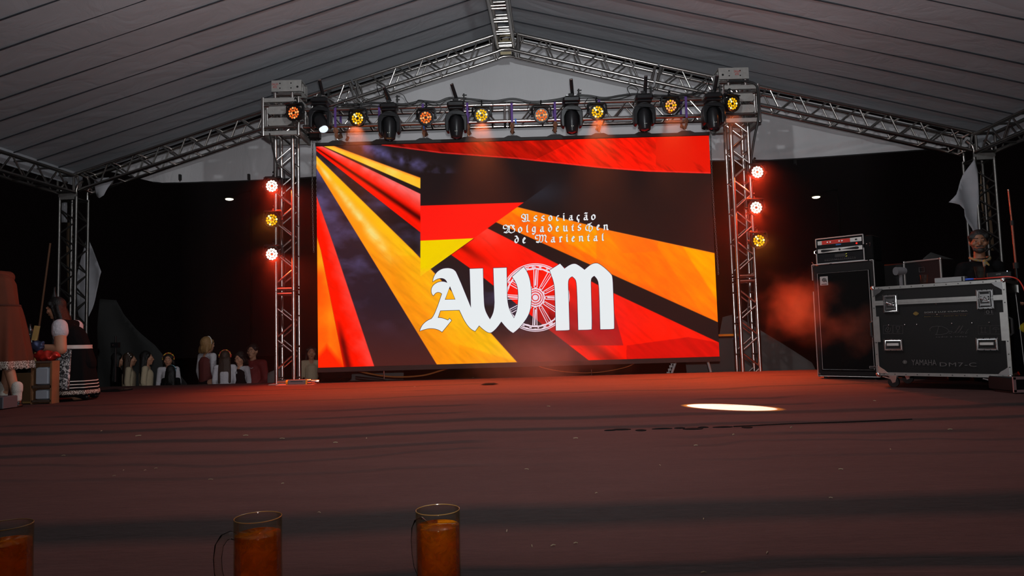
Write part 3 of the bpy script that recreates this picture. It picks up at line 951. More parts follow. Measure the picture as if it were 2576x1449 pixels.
def grow(pts, d):
    n = len(pts); out = []
    ar = sum(pts[i][0] * pts[(i + 1) % n][1] - pts[(i + 1) % n][0] * pts[i][1] for i in range(n))
    s = 1 if ar > 0 else -1
    for i in range(n):
        a = V(pts[i - 1]); b = V(pts[i]); c_ = V(pts[(i + 1) % n])
        e1 = (b - a).normalized(); e2 = (c_ - b).normalized()
        nn = V((e1.y + e2.y, -e1.x - e2.x)) * s
        if nn.length < .3: nn = V((e1.y, -e1.x)) * s * .3
        nn = nn.normalized() * min(1.8, 2 / max(nn.length, .8))
        out.append((b.x + nn.x * d, b.y + nn.y * d))
    return out
def soften(pts):
    n = len(pts); out = []
    for i in range(n):
        a, b, c_ = V(pts[i - 1]), V(pts[i]), V(pts[(i + 1) % n])
        ang = (b - a).angle(c_ - b)
        if rad(6) < ang < rad(58):
            k = .28; out += [tuple(b.lerp(a, k)), tuple(b.lerp(c_, k))]
        else: out.append(pts[i])
    return out
A_ = soften(soften(A_)); M_ = soften(soften(M_))
q = MB(); flat(q, [grow(A_, 5), A_hole and grow(A_hole, -4)], .0022); flat(q, [grow(M_, 5)], .0022)
part('initials_outline', q, EMD, scr, world=True, label='thin dark outline around the white initials on the screen', smooth=0)
q = MB(); flat(q, [A_, A_hole], .0032); flat(q, [M_], .0032)
part('initials', q, EMW, scr, world=True, label='white blackletter initials AWM on the screen', smooth=0)
# wagon wheel
wc = (1235, 1000)
def ringpoly(mb, r0, r1, dy, wob=0, a0=0, a1=2 * PI, n=72):
    for i in range(n):
        t0 = a0 + (a1 - a0) * i / n; t1 = a0 + (a1 - a0) * (i + 1) / n
        w0 = wob * math.sin(t0 * 23); w1 = wob * math.sin(t1 * 23)
        flat(mb, [[(wc[0] + r * math.cos(t), wc[1] + r * math.sin(t)) for r, t in ((r0 + w0, t0), (r1, t0), (r1, t1), (r0 + w1, t1))]], dy)
def bar(mb, p, q_, w_, dy):
    p, q_ = V(p), V(q_); n = (q_ - p).normalized(); n = V((-n.y, n.x)) * w_ / 2
    flat(mb, [[tuple(p + n), tuple(q_ + n), tuple(q_ - n), tuple(p - n)]], dy)
q = MB()
ringpoly(q, 338, 346, .0012); ringpoly(q, 318, 332, .0012, 4); ringpoly(q, 284, 300, .0012, 3)
ringpoly(q, 82, 96, .0012, 2); ringpoly(q, 62, 74, .0012, 3); ringpoly(q, 38, 52, .0012, 3); ringpoly(q, 0, 28, .0012, 4, n=30)
for k in range(12):
    a = k * PI / 6 + .02
    d = V((math.cos(a), math.sin(a))); n = V((-d.y, d.x)); c0 = V(wc)
    for sd in (-1, 1):
        bar(q, c0 + d * 104 + n * sd * 15, c0 + d * 284 + n * sd * 22, 7.5, .0012)
    bar(q, c0 + d * 120 - n * 3, c0 + d * 280 + n * 3, 4 if k % 3 else 14, .0012)
    bar(q, c0 + d * 106 + n * 15, c0 + d * 98, 7, .0012); bar(q, c0 + d * 106 - n * 15, c0 + d * 98, 7, .0012)
for k in range(26):
    a = k * .2417
    ringpoly(q, 303, 314, .0012, 0, a, a + .10 + .05 * math.sin(k * 5), 3)
part('wheel_picture', q, mat('lit wheel white', (0, 0, 0), 1, emit=(.82, .68, .78), estr=1, spec=0), scr, world=True, label='white line drawing of a wagon wheel on the screen', smooth=0)
# blackletter text
G = {
 's': [[(.85, .1), (.55, 0), (.2, .25), (.25, .45), (.75, .6), (.8, .8), (.45, 1), (.1, .85)]],
 'o': [[(.5, .02), (.12, .3), (.15, .8), (.45, 1), (.88, .7), (.85, .25), (.5, .02)]],
 'c': [[(.9, .1), (.55, .02), (.2, .3), (.2, .75), (.5, 1), (.9, .82)]],
 'i': [[(.2, .38), (.5, .3), (.5, .9), (.85, .98)], [(.45, .05), (.6, .12)]],
 'a': [[(.3, .12), (.7, .0), (.7, .85), (.95, 1)], [(.7, .3), (.2, .55), (.15, .85), (.4, 1), (.68, .82)]],
 'ç': [[(.85, .1), (.5, .02), (.2, .25), (.2, .5), (.45, .68), (.85, .55)], [(.5, .72), (.75, .85), (.45, 1)]],
 'ã': [[(.3, .4), (.7, .32), (.7, .88), (.95, 1)], [(.7, .52), (.2, .7), (.15, .88), (.4, 1), (.68, .86)], [(.2, .14), (.45, .02), (.65, .14), (.9, .04)]],
 'l': [[(.75, .02), (.45, .15), (.45, .88), (.85, 1)]],
 'g': [[(.8, .05), (.45, .02), (.15, .25), (.2, .55), (.5, .65), (.8, .5)], [(.8, .02), (.82, .75), (.5, 1), (.15, .88)]],
 'd': [[(.15, .05), (.45, .02), (.9, .45), (.85, .8), (.5, 1), (.15, .8), (.2, .5), (.6, .38)]],
 'e': [[(.9, .88), (.5, 1), (.18, .75), (.2, .3), (.55, .02), (.85, .25), (.25, .6)]],
 'u': [[(.12, .1), (.25, .05), (.25, .85), (.5, 1), (.78, .82)], [(.75, .03), (.78, .85), (.98, 1)]],
 't': [[(.75, 0), (.45, .25), (.45, .88), (.9, .98)], [(.12, .32), (.9, .28)]],
 'n': [[(.05, .2), (.25, .08), (.25, .95), (.12, 1)], [(.25, .3), (.6, .05), (.78, .2), (.78, .85), (1, .98)]],
 'r': [[(.1, .2), (.4, .08), (.4, .95), (.15, 1)], [(.4, .95), (.7, 1)], [(.4, .25), (.75, .02), (.98, .2)]],
 'h': [[(.4, .25), (.2, .3), (.08, .5), (.12, .75), (.35, .85)], [(.85, .0), (.55, .12), (.5, .85), (.62, .9)], [(.5, .45), (.75, .3), (.95, .45), (.92, .7), (.6, 1)], [(.35, .14), (.7, .2)]],
 'A': [[(.45, .12), (.25, .0), (.05, .2), (.08, .45), (.35, .55), (.5, .8), (.35, .98), (.12, .82)], [(.45, .12), (.62, .05), (.78, .05), (.78, .85), (1, .92)], [(.35, .98), (.6, .95), (.78, .8)], [(.45, .12), (.55, .5), (.5, .8)]],
 'W': [[(.36, .12), (.2, .0), (.04, .12), (.02, .38), (.16, .5), (.3, .42)], [(.36, .12), (.44, .3), (.38, .7), (.22, .92), (.08, .95)], [(.1, .88), (.3, 1), (.5, .82), (.54, .3), (.46, .08)], [(.5, .85), (.7, 1), (.96, .84), (1, .55), (.82, .3), (.78, .1), (.66, .0), (.54, .2)], [(.82, .3), (.96, .16), (.86, .02)]],
 'M': [[(.25, .1), (.1, .02), (.0, .25), (.05, .5), (.2, .5)], [(.2, .1), (.36, .0), (.42, .3), (.36, .75), (.1, .98)], [(.08, .85), (.25, 1), (.42, .85)], [(.42, .15), (.58, .0), (.66, .25), (.62, .8), (.45, .98)], [(.66, .15), (.82, .0), (.92, .2), (.85, .75), (1, .95)]],
}
rows = [[('A', 515, 150, 715, 335), ('s', 780, 185, 885, 322), ('s', 945, 185, 1045, 320), ('o', 1105, 183, 1205, 315), ('c', 1270, 183, 1350, 313), ('i', 1410, 130, 1478, 308), ('a', 1540, 180, 1652, 300), ('ç', 1712, 170, 1800, 350), ('ã', 1862, 118, 1975, 295), ('o', 2030, 160, 2138, 290)],
        [('W', 125, 385, 395, 575), ('o', 450, 430, 555, 565), ('l', 620, 382, 688, 560), ('g', 745, 425, 850, 605), ('a', 920, 420, 1028, 550), ('d', 1090, 375, 1200, 545), ('e', 1262, 410, 1350, 542), ('u', 1415, 400, 1535, 537), ('t', 1600, 378, 1670, 530), ('s', 1735, 378, 1835, 522), ('h', 1895, 338, 2080, 555), ('e', 2145, 380, 2228, 512), ('n', 2290, 375, 2410, 510)],
        [('d', 368, 620, 478, 790), ('e', 545, 655, 630, 795), ('M', 822, 600, 1090, 785), ('a', 1155, 645, 1268, 775), ('r', 1332, 635, 1415, 768), ('i', 1480, 592, 1545, 765), ('e', 1605, 630, 1690, 760), ('n', 1757, 620, 1875, 755), ('t', 1937, 592, 2012, 750), ('a', 2077, 622, 2183, 745), ('l', 2252, 567, 2318, 740)]]
K4, O4 = 8.587, (1250, 520)
for row in rows:
    q = MB(); qo = MB()
    for (g_, x0, y0, x1, y1) in row:
        for st in G[g_]:
            pts = [V((x0 + 8 + p[0] * (x1 - x0 - 16), y0 + 8 + p[1] * (y1 - y0 - 16))) for p in st]
            for a, b in zip(pts[:-1], pts[1:]):
                for mbx, hw_, hair, dy in ((q, 17.5, 7.5, .0026), (qo, 23, 12, .0018)):
                    nib = V((.80, -.60)) * hw_ * (.82 if g_ in 'AWMh' else 1); d = (b - a).normalized(); pn = V((-d.y, d.x)) * hair
                    flat(mbx, [[tuple(a - nib), tuple(b - nib), tuple(b + nib), tuple(a + nib)]], dy, K4, O4)
                    flat(mbx, [[tuple(a - pn - d * 3), tuple(b - pn + d * 3), tuple(b + pn + d * 3), tuple(a + pn - d * 3)]], dy, K4, O4)
    part('text_shade', qo, EMD, scr, world=True, smooth=0)
    part('text_line', q, EMW, scr, world=True, smooth=0)
# slings carrying the screen
PURP = mat('purple webbing', (.09, .04, .20), .8, bump=.2)
ORW = mat('brown webbing', (.16, .07, .035), .85)
names = ['leftmost', 'second from the left', 'third from the left', 'fourth from the left', 'in the middle', 'fourth from the right', 'third from the right', 'second from the right', 'rightmost']
for k, lx in enumerate(lug):
    t = thing('lifting_sling', 'purple lifting sling with shackle holding the screen, ' + names[k], 'sling', T(lx, SY, SZ1 + .062), group='slings between truss and screen')
    zt = CTZ + .12 + .03 - (SZ1 + .062); zb = CTZ - .12 - .03 - (SZ1 + .062)
    yf = TWY - .12 - .03 - SY; yb_ = TWY + .12 + .03 - SY
    q = MB()
    M = Matrix.Diagonal((1, 1, 1, 1))
    q.box((.0, yf, (zt + zb) / 2), (.032, .006, zt - zb)); q.box((0, yb_, (zt + zb) / 2), (.032, .006, zt - zb)); q.box((0, (yf + yb_) / 2, zt), (.032, yb_ - yf, .006))
    part('strap', q, PURP, t)
    q = MB()
    for sy in (yf, yb_):
        q.path([(0, sy, zb), (.018, sy * .8, zb - .05), (-.010, sy * .45, zb * .45), (.0, 0, .035)], [.022, .03, .022, .010], 8, flat=.35)
        q.path([(0, sy, zb), (-.02, sy * .8, zb - .04), (.012, sy * .5, zb * .5), (.0, 0, .035)], [.018, .022, .02, .010], 8, flat=.35)
    pieces('sling_tail', q, ORW, t)
    q = MB(); q.torus(.016, .005, M=T(0, 0, .022) @ Rm(PI / 2, 'X')); q.tube((-.022, 0, .004), (.022, 0, .004), .005, 8); q.tube((0, 0, .03), (0, 0, .07), .008, 8)
    part('shackle', q, STEEL, t)
BLUEC = mat('blue tape', (.02, .12, .45), .6)
for (x_, y_) in ((1297, 303), (1066, 318)):
    p = at(x_, y_, TWY - .17)
    q = MB(); q.box((p.x, p.y, p.z), (.022, .008, .05)); q.box((p.x + .006, p.y, p.z - .035), (.014, .006, .03))
    solo('tape_tab', q, BLUEC, 'blue tape tab on the truss ' + ('beside the middle sling' if x_ > 1200 else 'beside the third sling from the left'), 'tape')

# ================================================================ STAGE LIGHTS
HOT = mat('lit white hot lens', (0, 0, 0), 1, emit=(1.0, .93, .80), estr=1.6, spec=0)
AMB = mat('lit amber lens', (0, 0, 0), 1, emit=(1.0, .52, .006), estr=1.0, spec=0)
AMBH = mat('lit amber hot lens', (0, 0, 0), 1, emit=(1.0, .88, .40), estr=1.3, spec=0)
ORL = mat('lit orange lens', (0, 0, 0), 1, emit=(.85, .15, .02), estr=1.0, spec=0)
ORL2 = mat('lit pale orange lens', (0, 0, 0), 1, emit=(1.0, .42, .14), estr=1.0, spec=0)
FACE = mat('dark lens plate', (.012, .008, .008), .35)
def par_can(label, group, loc, yaw, tilt, style):
    t = thing('par_light', label, 'stage light', T(loc) @ Rm(yaw, 'Z') @ Rm(tilt, 'X'), group)
    Fm = Rm(PI / 2, 'X')                       # lathe z -> -y (towards the audience)
    q = MB()
    q.lathe([(.040, -.13), (.070, -.125), (.085, -.09), (.100, -.05), (.110, 0), (.112, .045), (.104, .047), (.098, .030), (.02, .028)], 28, M=Fm)
    part('housing', q, BLK, t)
    q = MB(); q.lathe([(.005, .029), (.094, .029), (.094, .031), (.005, .031)], 28, M=Fm)
    part('lens_plate', q, FACE, t)
    k = 0
    for (n, r, rl) in ((12, .066, .0155), (6, .033, .0155)):
        for i in range(n):
            a = 2 * PI * i / n + .12
            rr = rl * (1.12 if style == 'hot' else 1.0)
            q = MB(); q.ell((r * math.cos(a), -.034, r * math.sin(a)), (rr, .006, rr), 8)
            if style == 'hot': m = HOT
            elif style == 'amber': m = AMBH if (i * 7 + n) % 4 == 0 else AMB
            elif style == 'mid': m = AMB if i % 3 == 0 else ORL2
            else: m = ORL if (i + n) % 3 else ORL2
            part('lens', q, m, t, smooth=60)
            k += 1
    q = MB(); q.path([(-.125, 0, 0), (-.125, .01, .10), (-.11, .01, .128), (.11, .01, .128), (.125, .01, .10), (.125, 0, 0)], .010, 6, flat=1.8)
    part('bracket', q, BLK, t)
    q = MB()
    for s in (-1, 1): q.tube((s * .112, 0, 0), (s * .145, 0, 0), .018, 10)
    pieces('knob', q, BLKR, t)
    q = MB(); q.box((0, .0, .112), (.21, .13, .014), bev=.004); part('top_cover', q, BLK, t)
    q = MB(); q.tube((0, .01, .13), (0, .03, .165), .012, 8); q.torus(.03, .010, M=T(0, .05, .185) @ Rm(PI / 2, 'Y'), a0=-.3, a1=PI * 1.4)
    pieces('clamp', q, BLK, t)
    return t
pars = [(742, 285, 'dim', 'on the left sleeve block'), (901, 299, 'amber', 'right of the white lit moving head'), (1072, 297, 'dim', 'between second and third moving heads from the left'), (1212, 291, 'amber', 'right of the third moving head from the left'),
        (1362, 291, 'dim', 'left of the fourth moving head from the left'), (1502, 283, 'amber', 'right of the fourth moving head from the left'), (1686, 267, 'mid', 'between the two rightmost moving heads'), (1839, 262, 'amber', 'in front of the right sleeve block')]
word = {'dim': 'faintly orange', 'amber': 'bright amber', 'mid': 'orange', 'hot': 'blazing white-hot'}
for x_, y_, st, wh in pars:
    p = at(x_, y_, 9.13 if x_ in (742, 1839) else 9.24)
    yaw = -.25 if x_ == 742 else (.35 if x_ == 1839 else (1300 - x_) * -.0002)
    par_can('black PAR light with %s lenses %s' % (word[st], wh), 'PAR lights along the stage truss', p, yaw, .12, st)
    if st in ('amber', 'mid'):
        lamp('par_lamp', 'SPOT', p + V((0, -.10, -.02)), 1050 if st == 'amber' else 650, (1.0, .19, .045), .0, aim=p + V((0, -.9, -3.5)), spot_size=rad(66), spot_blend=1.0)
        lamp('par_spill', 'POINT', p + V((0, -.075, -.10)), 0.5, (1.0, .22, .02), .0)
side = [(686, 469, 'hot', 'top', 'left'), (686, 554, 'amber', 'middle', 'left'), (686, 640, 'hot', 'lowest', 'left'), (1903, 434, 'hot', 'top', 'right'), (1900, 523, 'hot', 'middle', 'right'), (1907, 606, 'amber', 'lowest', 'right')]
for x_, y_, st, wh, sd in side:
    p = at(x_, y_, 9.36)
    par_can('%s PAR light with %s lenses on the outer side of the %s tower' % (wh, word[st], sd), 'PAR lights on the towers', p, -.02 if sd == 'left' else .03, .04, st)
    if st == 'hot':
        lamp('par_lamp', 'SPOT', p + V((0, -.08, -.01)), 170, (1.0, .045, .012), .0, aim=p + V((1.5 if sd == 'left' else -1.5, -.8, -2.2)), spot_size=rad(110), spot_blend=.9)
        lamp('par_spill', 'SPOT', p + V((0, -.10, 0)), 40 if sd == 'left' else 85, (1.0, .05, .008), .0, aim=p + V((0, -1, -.9)), spot_size=rad(140), spot_blend=.6)
    else:
        lamp('par_lamp', 'SPOT', p + V((0, -.08, -.01)), 25, (1.0, .30, .03), .0, aim=p + V((0, -2.2, -1.2)), spot_size=rad(120), spot_blend=.9)

# moving heads
HEADB = mat('moving head plastic', (.009, .009, .010), .34, spec=.35)
LENSG = mat('dark front glass', (.03, .03, .04), .08, spec=.8)
LENSW = mat('lit white beam lens', (0, 0, 0), 1, emit=(.80, .90, 1.0), estr=1.1, spec=0)
def moving_head(label, loc, yaw, tiltM, lit=False, pipe=0.0, lean=0.0):
    t = thing('moving_head', label, 'moving head light', T(loc) @ Rm(yaw, 'Z'), 'moving heads along the stage truss')
    q = MB(); q.box((0, 0, -.045), (.235, .20, .085), bev=.022); q.box((0, 0, -.10), (.20, .18, .035), bev=.012)
    part('base', q, HEADB, t)
    q = MB()
    for sx in (-1, 1): q.box((sx * .055, -.06, .010), (.042, .03, .022), bev=.006)
    pieces('clamp_lug', q, STEEL, t)
    q = MB(); q.lathe([(.075, -.12), (.075, -.135), (.05, -.14)], 20); part('pan_ring', q, BLKR, t)
    # yoke: a wide shell with two arms
    pts = [(-.085, -.135), (.085, -.135), (.125, -.165), (.148, -.21), (.152, -.33), (.146, -.385), (.128, -.415), (.100, -.415), (.097, -.26), (.075, -.215), (.045, -.195), (-.045, -.195), (-.075, -.215), (-.097, -.26), (-.100, -.415), (-.128, -.415), (-.146, -.385), (-.152, -.33), (-.148, -.21), (-.125, -.165)]
    q = MB(); q.prism(pts, -.065, .065)
    y = part('yoke', q, HEADB, t)
    bv = y.modifiers.new('bevel', 'BEVEL'); bv.width = .010; bv.segments = 2; bv.limit_method = 'ANGLE'; bv.angle_limit = rad(50)
    H = T(0, 0, -.325) @ tiltM
    q = MB()
    def sq(r, z, a):
        return r * (1 + .05 * math.cos(4 * a))
    q.lathe([(.02, .140), (.055, .135), (.080, .105), (.090, .05), (.092, -.02), (.086, -.085), (.077, -.135), (.071, -.165), (.064, -.170), (.060, -.150)], 28, fn=sq)
    hd = part('head', q, HEADB if not lit else BLKG, t, H)
    q = MB(); q.lathe([(.001, -.152), (.060, -.152), (.060, -.156), (.03, -.166), (.001, -.168)], 24)
    part('front_lens', q, LENSW if lit else LENSG, hd, T(0, 0, -.002), label='lit white front lens' if lit else None)
    q = MB(); q.box((-.0, -.083, -.105), (.030, .004, .010)); part('badge', q, mat('badge print', (.6, .6, .5), .5), hd)
    if not lit:
        q = MB(); q.box((0, -.070, .02), (.03, .008, .03)); part('lock_button', q, BLK, hd)
    # clamp with black pipe stub reaching up and back to the truss
    q = MB(); q.box((0, .03, .035), (.075, .10, .05), bev=.01); q.box((0, .13, .030), (.05, .14, .03)); q.torus(.034, .011, M=T(0, TWY - .12 - loc[1], CTZ + .12 - loc[2]) @ Rm(PI / 2, 'Y'))
    pieces('truss_clamp', q, BLKR, t)
    q = MB(); q.tube((.03 + lean * .2, .05, .02), (lean, -.11, .20 + pipe), .024, 14); part('pipe_stub', q, BLKG, t)
    q = MB(); dq = (V((lean, -.11, .20 + pipe)) - V((.03 + lean * .2, .05, .02))).to_track_quat('Z', 'Y').to_matrix().to_4x4(); q.torus(.022, .0032, M=T(lean, -.11, .20 + pipe) @ dq, n=16, k=6)
    part('pipe_rim', q, STEEL, t)
    q = MB(); q.box((.11, .0, .07), (.02, .02, .10)); q.box((.12, 0, .10), (.06, .015, .012)); q.box((.12, 0, .06), (.05, .015, .012))
    part('wing_bolts', q, BLKR, t)
    return t, H
heads = [(806, 248, 9.10, 'lit white, aimed down across the stage, farthest left'), (979, 262, 9.14, 'pointing down, second from the left'), (1147, 258, 9.14, 'pointing down, third from the left'),
         (1436, 246, 9.14, 'pointing down, third from the right'), (1618, 240, 9.12, 'pointing down, second from the right'), (1791, 237, 9.10, 'pointing down, farthest right')]
SPOT_AT = atz(1832, 1024, 0)
for k, (x_, y_, Y_, wh) in enumerate(heads):
    p = at(x_, y_, Y_)
    if k == 0:
        d = (SPOT_AT - (p + V((0, 0, -.335)))).normalized()
        tm = d.to_track_quat('-Z', 'Y').to_matrix().to_4x4()
        tm = (V((.50, -.62, -1.0)).normalized()).to_track_quat('-Z', 'Y').to_matrix().to_4x4()
        t, H = moving_head('black moving head light ' + wh, p, 0, tm, True, .02, .02)
        src = T(p) @ H @ V((0, 0, -.20))
        lamp('beam_lamp', 'SPOT', src, 60000, (1.0, .97, .95), .0, aim=SPOT_AT, spot_size=rad(3.3), spot_blend=.12)
        lamp('beam_fringe', 'SPOT', src, 26000, (1.0, .50, .06), .0, aim=SPOT_AT, spot_size=rad(3.85), spot_blend=.35)
    else:
        tm = Rm(-.05 - .02 * k, 'X')
        moving_head('black moving head light ' + wh, p, 0, tm, False, [.0, .0, .02, .02, .03, .02][k], [0, -.05, -.045, .0, .025, .05][k])

# cables along the truss
CBL = mat('black cable', (.008, .008, .008), .5)
def cable(pts, r, label, sm=6, m=CBL, name='cable', group=None):
    P_ = [V(p) for p in pts]; out = []
    for i in range(len(P_) - 1):
        p0 = P_[max(0, i - 1)]; p1 = P_[i]; p2 = P_[i + 1]; p3 = P_[min(len(P_) - 1, i + 2)]
        for j in range(sm):
            t = j / sm
            out.append(.5 * ((2 * p1) + (p2 - p0) * t + (2 * p0 - 5 * p1 + 4 * p2 - p3) * t * t + (3 * p1 - p0 - 3 * p2 + p3) * t ** 3))
    out.append(P_[-1])
    q = MB(); q.path(out, r, 6)
    return solo(name, q, m, label, 'cable', group=group)
top = [(838, 270), (858, 262), (905, 262), (935, 258), (1000, 262), (1030, 260), (1060, 254), (1100, 256), (1130, 246), (1175, 248), (1240, 254), (1290, 248), (1340, 256), (1400, 250), (1445, 240), (1480, 240), (1520, 246), (1560, 240), (1600, 236), (1660, 240), (1720, 238), (1770, 232)]
cable([at(x_, y_ + 1, 9.35) for x_, y_ in top], .016, 'thick black cable bundle lying along the top of the stage truss', name='cable_bundle')
cable([at(x_, y_ + 6 + 4 * math.sin(x_ * .07), 9.33) for x_, y_ in top[1:-1]], .008, 'thin black cable lying just under the bundle on the stage truss')
loops = [((905, 262), (922, 248), (935, 262), (920, 285), (905, 285), 'beside the leftmost amber PAR light'), ((1045, 262), (1052, 252), (1066, 255), (1048, 270), (1050, 285), 'above the dim PAR light by the third sling'),
         ((1090, 256), (1108, 268), (1106, 282), (1090, 282), (1080, 275), 'right of the dim PAR light by the third sling'), ((1205, 250), (1235, 256), (1240, 270), (1232, 285), (1222, 287), 'looping over the third PAR light from the left'),
         ((1335, 256), (1328, 270), (1332, 285), (1340, 290), (1350, 285), 'left of the dim PAR light right of centre'), ((1480, 246), (1470, 262), (1480, 275), (1492, 270), (1495, 262), 'left of the amber PAR light right of centre'),
         ((1585, 238), (1578, 222), (1590, 215), (1605, 225), (1600, 240), 'coiled beside the second moving head from the right'), ((1740, 240), (1765, 222), (1785, 200), (1780, 215), (1770, 235), 'reaching up to the farthest right moving head'),
         ((955, 240), (948, 215), (965, 222), (975, 232), (980, 245), 'looping up beside the second moving head from the left'), ((1000, 232), (1015, 240), (1024, 256), (1035, 262), (1045, 260), 'sloping down right of the second moving head'),
         ((820, 232), (842, 244), (860, 250), (880, 262), (892, 262), 'sloping down right of the white lit moving head')]
for L_ in loops:
    cable([at(x_, y_, 9.20 + .03 * i) for i, (x_, y_) in enumerate(L_[:-1])], .0055, 'thin black cable ' + L_[-1], group='cable loops on the truss')
cable([at(678, 335, 9.2), at(684, 362, 9.25), at(692, 395, 9.3), at(697, 425, 9.33), at(695, 460, 9.36)], .010, 'black cable hanging from the left sleeve block to the top side light')
cable([at(1830, 205, 9.2), at(1870, 204, 9.2), at(1900, 212, 9.2), at(1907, 235, 9.2), at(1908, 270, 9.2), at(1907, 300, 9.22), at(1898, 345, 9.28), at(1890, 400, 9.34), at(1892, 430, 9.36)], .016, 'thick black cable running over the right sleeve block and down its tower')
cable([at(877, 318, 9.3), at(873, 335, 9.3), at(872, 345, 9.3)], .006, 'short black cable end dangling left of the leftmost amber PAR light')
q = MB(); q.box((0, 0, 0), (.035, .03, .07), M=T(at(874, 349, 9.3)) @ Rm(.5, 'Y'), bev=.008)
solo('cable_plug', q, BLKR, 'black plug dangling below the left end of the stage truss', 'plug')
for sx, x_, who in ((1, 713, 'left'), (-1, 1886, 'right')):
    pts = [at(x_ + (5 * math.sin(y_ * .03)), y_, 9.56) for y_ in range(430, 860, 40)]
    cable(pts, .009, 'black cable running down inside the %s stage tower' % who)

# street lamps far behind
for x_, y_, wd, col, e_, lab in ((577, 501, .27, (1.0, .92, .70), 2.2, 'small cool street lamp glowing in the night left of the stage'), (2053, 496, .26, (1.0, .88, .55), 3.2, 'small warm street lamp glowing in the night right of the stage')):
    p = at(x_, y_, 28)
    t = thing('street_lamp', lab, 'street lamp', T(p.x, p.y, GND), 'street lamps behind the tent')
    h = p.z - GND
    q = MB(); q.tube((.9, 0, 0), (.9, 0, h + .35), .06, 8, .04); q.path([(.9, 0, h + .3), (.5, 0, h + .25), (.2, 0, h + .12)], .03, 6); part('pole', q, mat('dark pole', (.004, .004, .004), .8), t)
    q = MB(); q.ell((0, 0, h + .07), (wd * 1.1, .2, .07), 12); part('lamp_head', q, mat('dark pole', (.004, .004, .004), .8), t)
    q = MB(); q.ell((0, 0, h), (wd * .62, .14, .055), 14); part('lamp_lens', q, mat('lit street lens ' + str(x_), (0, 0, 0), 1, emit=col, estr=e_), t)

# ================================================================ HAZE AND SMOKE
def volume(name, label, box, dens, col, noise=None, cat='haze', aniso=.55):
    q = MB(); q.box(((box[0] + box[1]) / 2, (box[2] + box[3]) / 2, (box[4] + box[5]) / 2), (box[1] - box[0], box[3] - box[2], box[5] - box[4]))
    m = bpy.data.materials.new(name); m.use_nodes = True; nt = m.node_tree; N = nt.nodes; L = nt.links; N.clear()
    out = N.new('ShaderNodeOutputMaterial'); vs = N.new('ShaderNodeVolumeScatter'); L.new(vs.outputs[0], out.inputs['Volume'])
    vs.inputs['Color'].default_value = (*col, 1); vs.inputs['Density'].default_value = dens; vs.inputs['Anisotropy'].default_value = aniso
    if noise:
        tc = N.new('ShaderNodeTexCoord')
        n = N.new('ShaderNodeTexNoise'); n.inputs['Scale'].default_value = noise['scale']; n.inputs['Detail'].default_value = 4; n.inputs['Roughness'].default_value = .55
        L.new(tc.outputs['Object'], n.inputs['Vector'])
        tot = None
        for (c_, r_) in noise['blobs']:
            sb = N.new('ShaderNodeVectorMath'); sb.operation = 'SUBTRACT'; L.new(tc.outputs['Object'], sb.inputs[0]); sb.inputs[1].default_value = c_
            dv = N.new('ShaderNodeVectorMath'); dv.operation = 'DIVIDE'; L.new(sb.outputs[0], dv.inputs[0]); dv.inputs[1].default_value = r_
            ln = N.new('ShaderNodeVectorMath'); ln.operation = 'LENGTH'; L.new(dv.outputs[0], ln.inputs[0])
            mr = N.new('ShaderNodeMapRange'); mr.inputs[1].default_value = 0; mr.inputs[2].default_value = 1; mr.inputs[3].default_value = 1; mr.inputs[4].default_value = 0
            L.new(ln.outputs['Value'], mr.inputs[0])
            if tot is None: tot = mr.outputs[0]
            else:
                ad = N.new('ShaderNodeMath'); ad.operation = 'MAXIMUM'; L.new(tot, ad.inputs[0]); L.new(mr.outputs[0], ad.inputs[1]); tot = ad.outputs[0]
        a = N.new('ShaderNodeMath'); a.operation = 'ADD'; L.new(n.outputs['Fac'], a.inputs[0]); L.new(tot, a.inputs[1])
        mr = N.new('ShaderNodeMapRange'); mr.inputs[1].default_value = noise['lo']; mr.inputs[2].default_value = noise['hi']; mr.inputs[3].default_value = 0; mr.inputs[4].default_value = dens
        L.new(a.outputs[0], mr.inputs[0]); L.new(mr.outputs[0], vs.inputs['Density'])
    o = part(name, q, m, smooth=0, M=Matrix.Identity(4))
    tag(o, label, cat, kind='stuff')
    return o
volume('haze', 'thin stage haze hanging around the towers and the screen', (-4.4, 5.2, 9.0, 9.95, .01, 3.45), .034, (.9, .85, .85))
volume('smoke_cloud', 'reddish smoke cloud rolling out behind the speaker cabinet right of the tower', (2.72, 4.6, 6.9, 8.7, .02, 1.6), .75, (.95, .38, .25),
       {'scale': 3.4, 'lo': 1.0, 'hi': 1.55, 'blobs': [((3.22, 7.7, .80), (.80, .9, .75)), ((3.75, 7.5, .55), (.9, .7, .60))]}, 'smoke', .2)
volume('floor_smoke', 'faint smoke drifting low in front of the screen', (-1.4, 2.2, 8.7, 9.38, .02, 1.3), .65, (.95, .80, .88),
       {'scale': 1.6, 'lo': .8, 'hi': 1.6, 'blobs': [((.25, 9.1, .25), (1.6, .5, .75))]}, 'smoke', .2)

